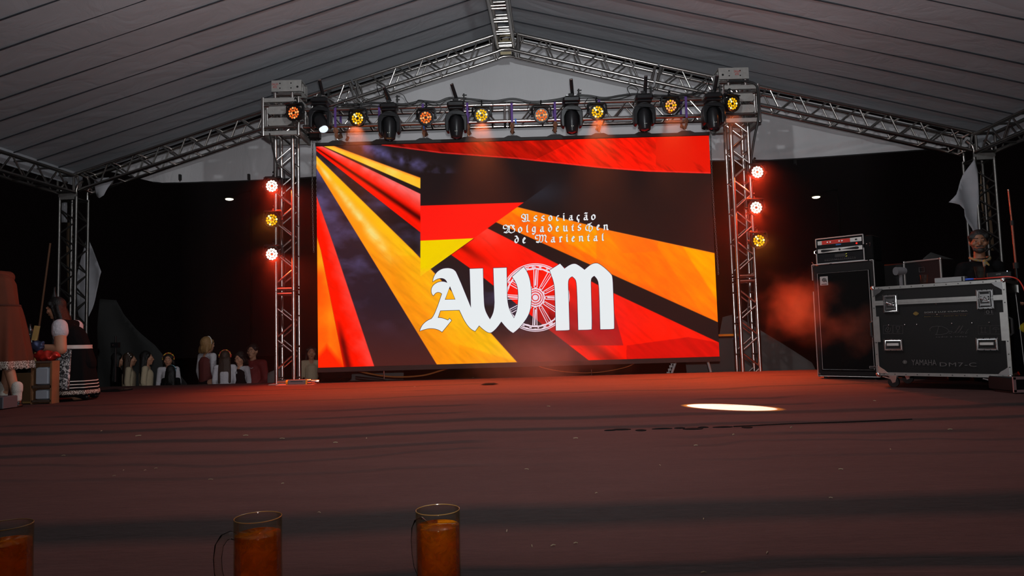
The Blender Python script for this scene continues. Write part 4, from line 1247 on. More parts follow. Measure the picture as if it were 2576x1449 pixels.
# ================================================================ EQUIPMENT ON THE RIGHT
def edge_frame(mb, w_, h_, r=.012, y=0.0, x0=0.0, z0=0.0):
    for a, b in (((x0, y, z0), (x0 + w_, y, z0)), ((x0, y, z0 + h_), (x0 + w_, y, z0 + h_)), ((x0, y, z0), (x0, y, z0 + h_)), ((x0 + w_, y, z0), (x0 + w_, y, z0 + h_))):
        a, b = V(a), V(b); c_ = (a + b) / 2; d = b - a
        mb.box(tuple(c_), (abs(d.x) + 2 * r, 2 * r, abs(d.z) + 2 * r))
BOARD = mat('black laminated board', (.006, .0056, .0055), .5, noise=.25, nscale=6, bump=.05, bscale=120, spec=.2)
SPKC = mat('black speaker covering', (.006, .006, .006), .7, spec=.2, bump=.3, bscale=200)
GRY = mat('dull grey print', (.070, .064, .062), .6)
GRYB = mat('light grey print', (.22, .21, .20), .6)
YEL = mat('dull yellow print', (.20, .12, .012), .6)
GRL = mat('black grille cloth', (.004, .004, .004), .95, spec=.1, bump=.4, bscale=300)
PIPING = mat('silver piping', (.34, .33, .32), .45, .5)
# big flight case, front lower left and right from the photo
pL, pR = at(2207, 937, 6.50), at(2546, 955, 5.78)
pL.z = pR.z = .125
cw = (pR - pL).length; Mc = frame(pL, pR - pL, (0, 0, 1)); CH = .815; CD = .68
t = thing('flight_case', 'large black flight case with silver edges and latches on casters at the right', 'flight case', Mc)
q = MB(); q.box((cw / 2, CD / 2, CH / 2), (cw - .012, CD - .012, CH - .012)); part('body', q, BOARD, t)
q = MB()
def extr(a, b, w_=.029):
    a, b = V(a), V(b); c_ = (a + b) / 2; d = b - a
    q.box(tuple(c_), (max(abs(d.x), w_) , max(abs(d.y), w_), max(abs(d.z), w_)))
for z_ in (0.005, CH - .005):
    for y_ in (0.008, CD - .008): extr((0, y_, z_), (cw, y_, z_))
    for x_ in (.008, cw - .008): extr((x_, 0, z_), (x_, CD, z_))
for x_ in (.008, cw - .008):
    for y_ in (.008, CD - .008): extr((x_, y_, 0), (x_, y_, CH))
pieces('edge_profile', q, mat('case edge', (.33, .325, .31), .36, .85, noise=.2, nscale=25), t)
q = MB()
zl = CH - .145
q.box((cw / 2, -.004, zl), (cw - .04, .022, .044)); q.box((cw / 2, -.012, zl), (cw - .04, .014, .006))
part('lid_seam_profile', q, MATS['case edge'], t)
q = MB()
for k in range(11):
    for z_ in (.005, CH - .005): q.ell((.06 + k * (cw - .12) / 10, -.010, z_), .0055, 6)
for k in range(7):
    for x_ in (.008, cw - .008): q.ell((x_, -.010, .08 + k * (CH - .16) / 6), .0055, 6)
o = part('edge_rivets', q, mat('dark rivet', (.12, .12, .12), .4, .9), t); o['kind'] = 'stuff'
q = MB()
for x_ in (.008, cw - .008):
    for z_ in (.0, CH):
        q.ell((x_, .006, z_), .024, 12)
pieces('ball_corner', q, STEEL, t)
q = MB()
for sx in (0, 1):
    for sz in (0, 1):
        x_ = .012 if sx == 0 else cw - .012; dx = 1 if sx == 0 else -1; z_ = .012 if sz == 0 else CH - .012; dz = 1 if sz == 0 else -1
        q.prism([(x_, z_), (x_ + dx * .085, z_), (x_ + dx * .06, z_ + dz * .03), (x_ + dx * .03, z_ + dz * .05), (x_, z_ + dz * .075)], -.016, -.006)
pieces('corner_brace', q, STEEL, t)
DGAP = mat('deep recess', (.003, .003, .003), .8)
def dish(x_, z_, w_, h_, kind):
    """recessed plate with raised rim"""
    q = MB(); q.box((0, -.006, 0), (w_, .010, h_), bev=.004)
    b = part(kind, q, STEEL, t, T(x_, -.004, z_))
    q = MB(); q.box((0, -.0122, 0), (w_ - .035, .003, h_ - .04)); part('recess', q, DGAP, b)
    q = MB(); q.path([(-w_ / 2 + .016, -.014, -h_ / 2 + .016), (w_ / 2 - .016, -.014, -h_ / 2 + .016), (w_ / 2 - .016, -.014, h_ / 2 - .016), (-w_ / 2 + .016, -.014, h_ / 2 - .016)], .0045, 6, closed=True); part('rim', q, STEEL, b)
    q = MB()
    for i in range(4):
        for sz in (-1, 1): q.ell((-w_ / 2 + .012 + i * (w_ - .024) / 3, -.012, sz * (h_ / 2 - .006)), .004, 6)
    part('rivets', q, BLK, b)
    if kind == 'latch':
        q = MB(); q.box((0, -.018, .035), (w_ - .055, .010, .020)); q.box((0, -.018, -.045), (w_ - .055, .010, .020)); q.tube((-.032, -.018, .012), (.032, -.018, -.018), .010, 8); q.box((0, -.020, 0), (.045, .012, .05)); [q.tube((sx_ * w_ * .28, -.018, -.06), (sx_ * w_ * .28, -.018, .06), .005, 6) for sx_ in (-1, 1)]; q.path([(-.03, -.024, -.03), (0, -.026, .02), (.03, -.024, -.03)], .005, 6)
        part('butterfly_catch', q, STEEL, b)
    else:
        q = MB(); q.box((0, -.020, .004), (w_ - .055, .014, .030), bev=.005); part('grip', q, ALUP, b)
    return b
for x_ in (.155, cw - .145): dish(x_, CH - .155, .128, .172, 'latch')
for x_ in (.155, cw - .155): dish(x_, .275, .160, .112, 'handle')
for sx, x_ in ((-1, .01), (1, cw - .01)):
    q = MB(); q.box((x_ + sx * -.012, -.012, CH * .52), (.055, .006, .24)); q.box((x_, .10, CH * .52), (.006, .2, .24)); b = part('side_handle', q, MATS['case edge'], t)
    q = MB(); q.path([(x_ + sx * .012, .01, CH * .52 - .08), (x_ + sx * .04, .0, CH * .52 - .06), (x_ + sx * .04, .0, CH * .52 + .06), (x_ + sx * .012, .01, CH * .52 + .08)], .011, 8); part('side_grip', q, BLKR, b)
q = MB()
for (u, v_) in ((.505, .855), (.505, .735)): q.ell((cw * u, -.002, CH * (v_ - .07)), .0065, 8)
for u in (.12, .25, .345, .61, .755, .875): q.ell((cw * u, -.002, CH * .565), .0065, 8)
pieces('screw', q, STEEL, t)
for x_ in (.11, cw - .13):
    for y_ in (.10, CD - .10):
        q = MB(); q.box((0, 0, -.012), (.10, .09, .010)); q.prism([(-.035, -.015), (.035, -.015), (.020, -.075), (-.005, -.085)], -.028, -.022); q.prism([(-.035, -.015), (.035, -.015), (.020, -.075), (-.005, -.085)], .022, .028)
        c_ = part('caster', q, STEEL, t, T(x_, y_, 0))
        q = MB(); q.tube((0, -.02, -.075), (0, .02, -.075), .048, 20); part('wheel', q, BLKR, c_)
        if y_ < .2:
            q = MB(); q.prism([(.03, -.03), (-.02, -.035), (-.085, -.02), (-.09, -.028), (-.02, -.05), (.03, -.045)], -.03, .03); part('brake_pedal', q, STEEL, c_)
def on_case(px, py):
    d = ray(px, py); n = (Mc.to_3x3() @ V((0, -1, 0))); k = (pL - CO).dot(n) / d.dot(n); return Mc.inverted() @ (CO + d * k)
def case_text(s_, x0, y0, x1, y1, m, sp=1.0):
    a = on_case(x0, y1); b = on_case(x1, y0)
    return lettering(s_, b.x - a.x, b.z - a.z, m, t, frame((a.x, -.0065, a.z), (1, 0, 0), (0, -1, 0)), space=sp)
fx = lambda x_, y_: (2230 + x_ / 8.048, 760 + y_ / 8.048)
def ct(s_, x0, y0, x1, y1, m, sp=1.0):
    a = fx(x0, y0); b = fx(x1, y1); return case_text(s_, a[0], a[1], b[0], b[1], m, sp)
ct('SOM E LUZ CURITIBA', 770, 165, 1645, 222, GRYB)
ct('Som - Luz - Painel de Led', 770, 262, 1610, 300, YEL, 1.15)
ct('01', 2020, 165, 2140, 238, GRY)
ct('audio e video', 1005, 680, 1630, 716, GRY, 1.4)
ct('YAMAHA', 515, 1165, 1010, 1275, GRY)
ct('DM7-C', 1085, 1225, 1820, 1298, GRY, 1.1)
def lines(segs, r, m, name, closed=False):
    q = MB()
    for s_ in segs:
        pts = []
        for p in s_:
            P_ = on_case(*fx(*p)); pts.append((P_.x, -.0065, P_.z))
        q.path(pts, r, 5, closed=closed, flat=1)
    return part(name, q, m, t)
sqr = lambda x0, y0, x1, y1: [(x0, y0), (x1, y0), (x1, y1), (x0, y1)]
lines([sqr(-60, 468, 120, 636), sqr(140, 468, 335, 636), sqr(1862, 475, 2090, 648), sqr(2110, 475, 2330, 648), sqr(1992, 148, 2165, 252)], .0009, GRY, 'pictogram_frame', True)
lines([[(195, 495), (275, 495)], [(195, 495), (205, 545), (235, 572), (265, 545), (275, 495)], [(235, 572), (235, 605)], [(205, 607), (270, 607)],
       [(0, 520), (-25, 575), (15, 608), (55, 608), (85, 570), (80, 515)], [(10, 515), (30, 495), (50, 515), (48, 545), (30, 556), (12, 545), (10, 515)], [(30, 556), (30, 600)],
       [(1930, 610), (1930, 520), (1912, 535), (1930, 500), (1948, 535)], [(2000, 610), (2000, 520), (1982, 535), (2000, 500), (2018, 535)], [(1900, 614), (2040, 614)],
       [(2150, 548), (2180, 520), (2220, 512), (2260, 520), (2290, 548), (2150, 548)], [(2220, 548), (2220, 605), (2205, 612)]], .0010, GRY, 'pictogram')
lines([[(770, 240), (1650, 240)]], .0009, mat('dull red print', (.12, .035, .02), .6), 'underline')
lines([[(890, 580), (880, 545), (920, 505), (1010, 485), (1120, 490), (1220, 530), (1270, 580), (1230, 630), (1130, 655), (1000, 662), (990, 650), (1020, 650), (1060, 490)],
       [(1330, 590), (1280, 590), (1265, 630), (1300, 635), (1340, 590), (1350, 630), (1400, 600), (1500, 480), (1480, 475), (1400, 620), (1430, 630), (1480, 590), (1560, 480), (1545, 475), (1460, 620), (1500, 630), (1560, 590), (1520, 590), (1515, 630), (1560, 625), (1580, 590), (1600, 630), (1660, 545), (1620, 600), (1650, 625), (1600, 635)]], .0011, GRY, 'script_lettering')
q = MB(); c0 = on_case(*fx(377, 1212)); q.torus(.0155, .0011, M=T(c0.x, -.0065, c0.z) @ Rm(PI / 2, 'X'))
for k in range(3):
    a = k * PI / 3 + PI / 2; d = V((math.cos(a), 0, math.sin(a))) * .0125
    q.tube(V((c0.x, -.0065, c0.z)) - d, V((c0.x, -.0065, c0.z)) + d, .0016, 5)
part('round_emblem', q, GRYB, t)
q = MB(); c0 = on_case(*fx(600, 232))
for k in range(11):
    h_ = .019 * math.cos((k - 5) / 6.2 * PI / 2) * (1 if k % 2 else .75)
    q.box((c0.x + (k - 5) * .0042, -.0068, c0.z), (.0026, .001, 2 * h_))
part('sound_wave_emblem', q, YEL, t)
CT = Mc @ V((0, 0, CH))
ctz = CT.z + .014
def on_top(px, py, z_=None):
    return atz(px, py, ctz if z_ is None else z_)
# things on the case (their feet just above the far part of the lid)
def on_lid(px, inset):
    """point on the lid behind the front edge at image column px"""
    a = on_case(px, 715); p = Mc @ V((a.x, inset, CH)); p.z = ctz; return p
CLEARP = mat('clear plastic', (.95, .95, .95), .06, trans=1.0, ior=1.40)
def glass_mat(name='mug glass', fk=.35, edge=(.78, .70, .40, 1)):
    m = bpy.data.materials.new(name); m.use_nodes = True; nt = m.node_tree; N = nt.nodes; L = nt.links; N.clear()
    out = N.new('ShaderNodeOutputMaterial'); mx = N.new('ShaderNodeMixShader'); tr = N.new('ShaderNodeBsdfTransparent'); gl = N.new('ShaderNodeBsdfGlossy')
    lw = N.new('ShaderNodeLayerWeight'); lw.inputs['Blend'].default_value = .18
    cr = N.new('ShaderNodeMix'); cr.data_type = 'RGBA'; cr.inputs[6].default_value = (.97, .97, .95, 1); cr.inputs[7].default_value = edge
    L.new(lw.outputs['Facing'], cr.inputs[0]); L.new(cr.outputs[2], tr.inputs[0])
    gl.inputs['Roughness'].default_value = .02
    mu = N.new('ShaderNodeMath'); mu.operation = 'MULTIPLY_ADD'; L.new(lw.outputs['Fresnel'], mu.inputs[0]); mu.inputs[1].default_value = fk; mu.inputs[2].default_value = .02
    L.new(mu.outputs[0], mx.inputs[0]); L.new(tr.outputs[0], mx.inputs[1]); L.new(gl.outputs[0], mx.inputs[2]); L.new(mx.outputs[0], out.inputs[0])
    return m
CUPM = glass_mat()
def cup(px, inset, h_, r_, label, liquid=None):
    p = on_lid(px, inset); k = p.y / 6.2
    q = MB(); q.lathe([(r_ * .62, 0), (r_ * .66, .002), (r_, h_ - .004), (r_ * 1.06, h_), (r_ * .98, h_ + .001), (r_ * .94, h_ - .006), (r_ * .62, .006), (.001, .005)], 24, M=T(p))
    return solo('plastic_cup', q, CUPM, label, 'cup', group='cups on the flight case')
cup(2317, .12, .085, .036, 'short clear plastic cup on the left half of the flight case')
cup(2461, .10, .125, .048, 'tall clear plastic cup on the right half of the flight case')
p = on_lid(2384, .10); xd = Mc.to_3x3() @ V((1, 0, 0))
t2 = thing('receiver_box', 'flat grey metal box lying on the flight case lid', 'device', frame(p, xd, (0, 0, 1)))
q = MB(); q.box((0, .04, .024), (.235, .12, .046), bev=.003); part('housing', q, mat('grey metal case', (.22, .22, .22), .5, .4, noise=.1), t2)
q = MB(); q.box((.098, -.0215, .024), (.012, .003, .040)); part('end_strip', q, BLK, t2)
p0 = on_lid(2424, .10); p0.z += .018; p1 = p0 + xd * .06
q = MB(); q.tube(p0, p1, .010, 10, .008); q.tube(p0 - xd * .008, p0, .012, 10)
solo('cable_connector', q, mat('blue plastic', (.02, .07, .45), .4), 'blue cable connector lying right of the grey box on the case', 'connector')
REDC = mat('red cable', (.55, .03, .015), .4)
cable([p1, p1 + xd * .06 + V((0, 0, -.002)), p1 + xd * .16 + V((0, -.01, 0)), p1 + xd * .27 + V((0, .0, -.004)), p1 + xd * .33 + V((.02, .02, -.06)), p1 + xd * .36 + V((.04, .03, -.25)), p1 + xd * .34 + V((.03, .05, -.45)), p1 + xd * .38 + V((.03, .03, -.70))], .0055, 'red cable running off the right end of the flight case', m=REDC)
p = on_lid(2505, .22)
t2 = thing('mixer_screen', 'small dark tilted device near the right end of the flight case lid', 'device', frame(p, xd, (0, 0, 1)))
q = MB(); q.box((0, 0, .035), (.18, .07, .07), bev=.006); part('housing', q, BLKG, t2)
lettering('DM7', .035, .010, GRYB, t2, frame((-.02, -.037, .045), (1, 0, 0), (0, -1, 0)))
q = MB(); q.ell((.06, -.03, .072), .004, 6); part('indicator_lamp', q, mat('lit cool led', (0, 0, 0), 1, emit=(.7, .8, 1), estr=1.5), t2)

# speaker cabinet turned towards the stage
qL, qR = at(2059, 952, 7.80), at(2216, 955, 7.36); qL.z = qR.z = .03
kw = (qR - qL).length; Mk = frame(qL, qR - qL, (0, 0, 1)); KH = 1.262
t = thing('speaker_cabinet', 'tall black bass speaker cabinet with silver piping left of the flight case', 'speaker cabinet', Mk)
q = MB(); q.box((kw / 2, .21, KH / 2), (kw, .41, KH), bev=.012); part('body', q, SPKC, t)
q = MB(); q.box((kw / 2, .001, KH / 2 - .02), (kw - .085, .008, KH - .16)); part('grille', q, GRL, t)
q = MB(); z0, z1 = .075, KH - .105
q.path([(.055, -.006, z0), (kw - .055, -.006, z0), (kw - .055, -.006, z1), (.055, -.006, z1)], .0035, 6, closed=True); part('piping', q, PIPING, t)
q = MB()
for a, b in (((.0, 0), (.0, KH * .76)), ((.0, KH * .86), (0, KH)), ((0, KH), (kw * .3, KH)), ((kw * .34, KH), (kw * .92, KH)), ((kw * .94, KH), (kw, KH)), ((kw, KH), (kw, KH * .60)), ((kw, KH * .55), (kw, 0)), ((0, 0), (kw, 0))):
    q.tube((a[0], -.004, a[1]), (b[0], -.004, b[1]), .0055, 6)
pieces('edge_trim', q, PIPING, t)
q = MB()
for x_ in (.0, kw):
    for z_ in (0, KH): q.ell((x_ + (.012 if x_ == 0 else -.012), .012, z_ + (.012 if z_ == 0 else -.012)), .024, 10)
pieces('corner_cap', q, BLKR, t)
q = MB(); q.box((.125, -.009, z1 - .085), (.085, .004, .10)); bd = part('badge', q, mat('badge silver', (.30, .30, .29), .5, .4), t)
q = MB(); q.torus(.019, .004, M=T(.128, -.012, z1 - .075) @ Rm(PI / 2, 'X')); q.torus(.007, .004, M=T(.128, -.012, z1 - .075) @ Rm(PI / 2, 'X'), n=10); q.path([(.147, -.012, z1 - .075), (.152, -.012, z1 - .095), (.150, -.012, z1 - .102)], .004, 6); part('badge_emblem', q, BLK, bd)
q = MB(); q.box((.125, -.012, z1 - .123), (.06, .002, .008)); part('badge_line', q, BLK, bd)
q = MB(); q.box((kw - .06, -.008, .105), (.085, .006, .022)); part('name_plate', q, mat('badge silver', (.30, .30, .29), .5, .4), t)
q = MB(); q.box((kw - .06, -.0115, .105), (.077, .003, .015)); part('name_plate_center', q, BLK, t)
q = MB()
for x_ in (.06, kw - .06):
    for y_ in (.06, .36): q.tube((x_, y_, -.03), (x_, y_, .0), .02, 10)
pieces('rubber_foot', q, BLKR, t)
q = MB(); q.tube((.02, .02, KH), (-.0, .0, KH + .035), .004, 6); part('pin', q, STEEL, t)
# dark second cabinet behind
q = MB(); q.box((kw + .02, .66, .62), (.30, .36, 1.24), bev=.015, M=Mk)
o = solo('road_trunk', q, SPKC, 'dark trunk standing behind the speaker cabinet and the flight case', 'trunk')
# amplifier rack on top
rw = .50; Mr = Mk @ T(.055, .02, KH + .006)
RH = .285
t = thing('amplifier_rack', 'open black amplifier rack with red faced unit on top of the speaker cabinet', 'amplifier rack', Mr)
q = MB()
q.box((rw / 2, .19, .006), (rw, .40, .012)); q.box((rw / 2, .19, RH - .006), (rw, .40, .012)); q.box((.006, .19, RH / 2), (.012, .40, RH)); q.box((rw - .006, .19, RH / 2), (.012, .40, RH)); q.box((rw / 2, .385, RH / 2), (rw, .012, RH))
part('shell', q, BLK, t)
q = MB()
for a, b in (((0, 0), (rw, 0)), ((0, RH), (rw, RH)), ((0, 0), (0, RH * .40)), ((0, RH * .66), (0, RH)), ((rw, 0), (rw, RH * .48)), ((rw, RH * .62), (rw, RH))):
    q.tube((a[0], -.012, a[1]), (b[0], -.012, b[1]), .007, 6)
pieces('edge_trim', q, PIPING, t)
q = MB(); q.box((rw / 2, .0, RH - .047), (rw - .035, .02, .046)); u = part('red_unit', q, ALUP, t, label='silver rack unit with a red face')
q = MB(); q.box((rw / 2 - .035, -.012, RH - .047), (rw * .60, .003, .044)); part('red_face', q, mat('red enamel', (.42, .02, .012), .4), u)
q = MB()
for u_ in (.26, .32, .51, .57): q.tube((rw * u_, -.013, RH - .047), (rw * u_, -.026, RH - .047), .008, 12)
pieces('knob', q, WHITE, u)
q = MB(); q.box((rw * .855, -.011, RH - .047), (.022, .004, .016)); part('switch', q, BLK, u)
q = MB(); q.box((rw / 2, .002, RH - .092), (rw - .035, .02, .042)); u = part('black_unit', q, BLKG, t)
q = MB(); q.box((rw * .48, -.009, RH - .083), (.055, .003, .013)); part('blue_label', q, mat('blue label', (.02, .10, .28), .5), u)
q = MB(); q.ell((rw * .86, -.009, RH - .090), (.010, .003, .010), 10); part('power_lamp', q, mat('lit red power lamp', (0, 0, 0), 1, emit=(1, .02, .01), estr=1.2), u)
q = MB(); q.box((rw / 2, .002, RH - .140), (rw - .03, .02, .046)); u = part('silver_unit', q, ALUP, t)
for s_ in (-1, 1):
    q = MB()
    c_ = rw / 2
    q.prism([(c_ + s_ * .02, .0), (c_ + s_ * .175, .0155), (c_ + s_ * .195, .012), (c_ + s_ * .202, 0), (c_ + s_ * .195, -.012), (c_ + s_ * .175, -.0155)], -.012, -.008, M=T(0, 0, RH - .140))
    part('vent_window', q, BLK, u)
q = MB(); q.tube((rw / 2, -.008, RH - .14), (rw / 2, -.014, RH - .14), .011, 14); part('centre_knob', q, BLK, u)
q = MB(); q.box((rw / 2, .002, .062), (rw - .03, .02, .095)); u = part('lower_unit', q, BLKG, t)
q = MB(); q.box((rw * .50, -.009, .078), (.11, .003, .032)); part('display_window', q, mat('dim window', (.03, .028, .028), .3), u)
q = MB()
for z_ in (.090, .064): q.box((rw * .635, -.010, z_), (.016, .003, .007), M=T(rw * .635, 0, z_) @ Rm(-.4, 'Y') @ T(-rw * .635, 0, -z_))
pieces('green_mark', q, mat('yellow green mark', (.55, .55, .06), .5), u)
q = MB()
for k in range(16):
    q.box((.09 + k * .021, -.010, .034), (.012, .003, .006)); q.box((.09 + k * .021, -.010, .048), (.008, .003, .003))
o = part('button_row', q, GRY, u); o['kind'] = 'stuff'
q = MB(); q.box((rw + .045, .16, RH * .48), (.09, .32, RH * .95), bev=.01); part('side_pouch', q, BLKF, t)
q = MB(); q.ell((rw + .03, -.002, RH * .62), .008, 8); q.path([(rw + .06, -.004, RH * .66), (rw + .066, -.006, RH * .60), (rw + .06, -.004, RH * .52)], .004, 6)
pieces('buckle', q, STEEL, t)
q = MB(); q.path([(.0, -.01, RH * .40), (-.02, -.02, RH * .44), (-.022, -.02, RH * .52), (.0, -.01, RH * .56)], .006, 6); part('side_handle', q, STEEL, t)

# smaller cases behind the big one
def small_case(x0, x1, ytop, ybot, Y, label, dep=.4):
    a = at(x0, ytop, Y + .25); b = at(x1, ytop, Y - .1); z_ = (a.z + b.z) / 2; w_ = ((a - b).xy).length
    M = frame((a.x, a.y, ctz * 0 + .0), V((b.x - a.x, b.y - a.y, 0)), (0, 0, 1))
    t = thing('equipment_case', label, 'equipment case', M, None)
    q = MB(); q.box((w_ / 2, dep / 2, z_ / 2), (w_, dep, z_)); part('body', q, BLK, t)
    q = MB()
    for xx in (0, w_): q.tube((xx, -.004, .02), (xx, -.004, z_), .012, 8)
    q.tube((0, -.004, z_), (w_, -.004, z_), .010, 8)
    pieces('edge_profile', q, mat('dull edge', (.22, .20, .19), .5, .7), t)
    q = MB()
    for xx in (0, w_): q.ell((xx, 0, z_), .018, 8)
    pieces('ball_corner', q, ALU, t)
    q = MB(); q.path([(w_ * .42, -.006, z_ - .12), (w_ * .56, -.006, z_ - .12), (w_ * .56, -.006, z_ - .07), (w_ * .42, -.006, z_ - .07)], .002, 4, closed=True); part('pictogram', q, GRY, t)
    return t
small_case(2274, 2366, 656, 715, 7.15, 'black equipment case with dull edges rising behind the middle of the flight case')
q = MB(); p = at(2262, 682, 7.4); q.tube((p.x - .04, p.y, p.z), (p.x + .08, p.y + .02, p.z), .045, 16); q.tube((p.x + .02, p.y + .01, p.z), (p.x + .02, p.y + .01, .0), .02, 8)
solo('paper_roll', q, mat('dull white paper', (.13, .12, .125), .8), 'dull white roll on a stand behind the left end of the flight case', 'roll')

def sheet(name, pts, Y, label, cat, m, depth_fn=None, n=14, thick=.004, sub=3, tilt=0.0):
    """hanging cloth from an outline in the photo, at depth Y, with folds and thickness"""
    P_ = [at(x_, y_, Y) for x_, y_ in pts]
    loop = []
    for i in range(len(P_)):
        a, b = P_[i], P_[(i + 1) % len(P_)]
        k = max(1, int((a - b).length / .12))
        loop += [a.lerp(b, j / k) for j in range(k)]
    bm = bmesh.new()
    vs = [bm.verts.new(p) for p in loop]
    f = bm.faces.new(vs)
    for i in range(9):
        ed = [e for e in bm.edges if e.calc_length() > .13]
        if not ed: break
        if i == 0: bmesh.ops.triangulate(bm, faces=bm.faces[:])
        else: bmesh.ops.subdivide_edges(bm, edges=ed, cuts=1); bmesh.ops.triangulate(bm, faces=bm.faces[:])
        if i > 6: break
    q = MB(); bm.verts.index_update()
    for v in bm.verts:
        c_ = v.co
        q.v.append((c_.x, c_.y + .035 * math.sin(c_.x * n + c_.z * 3) + tilt * (c_.z), c_.z))
    for f in bm.faces: q.f.append([v.index for v in f.verts]); q.m.append(0)
    bm.free()
    o = solo(name, q, m, label, cat, smooth=60)
    md = o.modifiers.new('thickness', 'SOLIDIFY'); md.thickness = thick
    return o
WCL = mat('white cloth', (.42, .42, .45), .8, noise=.15)
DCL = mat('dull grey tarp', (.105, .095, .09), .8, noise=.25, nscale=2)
sheet('cloth_flap', [(2447, 402), (2425, 440), (2402, 490), (2386, 509), (2410, 516), (2424, 527), (2424, 545), (2430, 558), (2446, 575), (2452, 590), (2470, 590), (2462, 500), (2455, 430)], 9.95, 'pale torn cloth flap hanging beside the right tent column', 'cloth', WCL)
sheet('cloth_flap', [(2466, 430), (2484, 470), (2492, 520), (2500, 580), (2506, 630), (2490, 630), (2480, 560), (2470, 500)], 10.35, 'brownish cloth strip hanging inside the right tent column', 'cloth', mat('brown strip', (.20, .13, .08), .85))
sheet('cloth_flap', [(216, 590), (226, 612), (240, 640), (258, 684), (250, 705), (240, 735), (232, 775), (224, 800), (205, 838), (196, 790), (196, 700), (205, 640)], 11.3, 'pale cloth bundle hanging beside the left tent column', 'cloth', WCL)
sheet('cloth_flap', [(238, 452), (272, 446), (282, 452), (272, 472), (264, 492), (252, 499), (243, 494), (238, 475)], 10.95, 'small pale cloth scrap hanging under the left rafter', 'cloth', WCL)
sheet('cloth_flap', [(154, 512), (170, 508), (172, 560), (152, 560)], 11.3, 'little pale rag tied behind the top of the left tent column', 'cloth', WCL)
sheet('cloth_flap', [(170, 560), (178, 560), (178, 760), (169, 765)], 11.2, 'narrow brown strap hanging inside the left tent column', 'strap', mat('brown strip', (.20, .13, .08), .85))
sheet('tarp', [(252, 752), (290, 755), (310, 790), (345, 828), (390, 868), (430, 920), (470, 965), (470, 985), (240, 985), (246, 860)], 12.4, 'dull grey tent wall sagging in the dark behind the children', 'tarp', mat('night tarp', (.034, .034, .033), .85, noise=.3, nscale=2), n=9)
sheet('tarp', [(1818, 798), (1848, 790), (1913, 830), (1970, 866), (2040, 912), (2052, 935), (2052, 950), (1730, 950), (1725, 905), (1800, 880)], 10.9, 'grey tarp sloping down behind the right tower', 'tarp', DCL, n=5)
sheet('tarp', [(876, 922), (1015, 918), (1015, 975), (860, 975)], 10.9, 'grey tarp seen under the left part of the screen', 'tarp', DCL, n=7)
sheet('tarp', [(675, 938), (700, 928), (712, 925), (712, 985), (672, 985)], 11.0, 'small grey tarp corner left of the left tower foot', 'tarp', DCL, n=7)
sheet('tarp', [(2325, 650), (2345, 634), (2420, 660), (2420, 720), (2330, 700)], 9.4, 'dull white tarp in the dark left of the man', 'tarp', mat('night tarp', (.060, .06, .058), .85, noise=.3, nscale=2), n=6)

# microphone stand and odds at the right edge
def pxz(x_, y_, Y): return at(x_, y_, Y)
a = pxz(2537, 480, 7.0); b = pxz(2546, 562, 6.98); c_ = pxz(2556, 668, 6.96)
t = thing('microphone_stand', 'tall black microphone stand with a reddish boom at the right edge', 'microphone stand', T(c_.x + .01, c_.y, 0))
q = MB(); q.tube(a, b, .009, 10); part('boom', q, mat('reddish metal', (.28, .10, .07), .35, .7), t, world=True)
q = MB(); q.tube(b - (a - b).normalized() * -.02, c_, .012, 10); part('upper_pole', q, mat('reddish metal', (.28, .10, .07), .35, .7), t, world=True)
q = MB(); q.tube(c_, (c_.x + .01, c_.y, .05), .014, 10); part('pole', q, BLK, t, world=True)
q = MB(); q.tube(b + V((0, 0, -.02)), b + V((0, 0, .03)), .017, 10); q.tube(c_ + V((0, 0, -.03)), c_ + V((0, 0, .03)), .026, 10); pieces('clutch', q, BLKR, t, world=True)
q = MB(); q.tube(a, a + V((0, 0, .012)), .011, 10); part('tip', q, STEEL, t, world=True)
q = MB()
for k in range(3):
    an = k * 2 * PI / 3 + .4; q.tube((c_.x + .01, c_.y, .16), (c_.x + .01 + .26 * math.cos(an), c_.y + .26 * math.sin(an), .012), .009, 8)
pieces('leg', q, BLK, t, world=True)
# leaning black board with a bright edge
a = at(2552, 722, 5.95); b = at(2561, 950, 5.85)
Mb_ = T((a.x + b.x) / 2 + .055, 6.05, .42) @ Rm(rad(-2.5), 'Y')
t = thing('side_board', 'black board leaning at the right end of the flight case', 'board', T((a.x + b.x) / 2 + .055, 6.05, .0))
q = MB(); q.box((0, 0, 0), (.035, .30, .84), M=Mb_, bev=.006)
part('panel', q, BLK, t, world=True)
q = MB(); q.tube(Mb_ @ V((-.018, -.152, -.40)), Mb_ @ V((-.018, -.152, .40)), .0028, 6); part('bright_edge', q, PIPING, t, world=True)
p = at(2568, 975, 5.55)
t = thing('pink_case', 'reddish small case corner on the floor at the right edge', 'case', T(p.x + .16, 5.75, 0))
q = MB(); q.box((0, 0, .075), (.36, .30, .11), bev=.006); part('body', q, BLK, t)
q = MB()
for z_ in (.022, .128): q.box((0, -.152, z_), (.37, .012, .022))
for x_ in (-.175, .175): q.box((x_, -.152, .075), (.022, .012, .12))
pieces('edge_profile', q, mat('pinkish edge', (.40, .25, .25), .45, .5), t)
q = MB()
for x_ in (-.14, .14): q.box((x_, 0, .01), (.03, .2, .02))
pieces('foot', q, BLKR, t)
p = at(2572, 835, 5.9)
q = MB(); q.ell((p.x + .06, p.y, p.z + .035), (.085, .07, .05), 12); q.ell((p.x + .05, p.y - .02, p.z - .02), (.03, .03, .05), 10); q.ell((p.x + .09, p.y - .02, p.z - .03), (.025, .03, .05), 10)
q.tube((p.x + .08, p.y + .02, p.z), (p.x + .08, p.y + .02, .03), .02, 8); q.box((p.x + .08, p.y + .02, .015), (.2, .2, .03))
solo('work_glove', q, mat('yellow fabric', (.55, .42, .02), .8), 'yellow work glove drying on a short post at the right edge', 'glove')
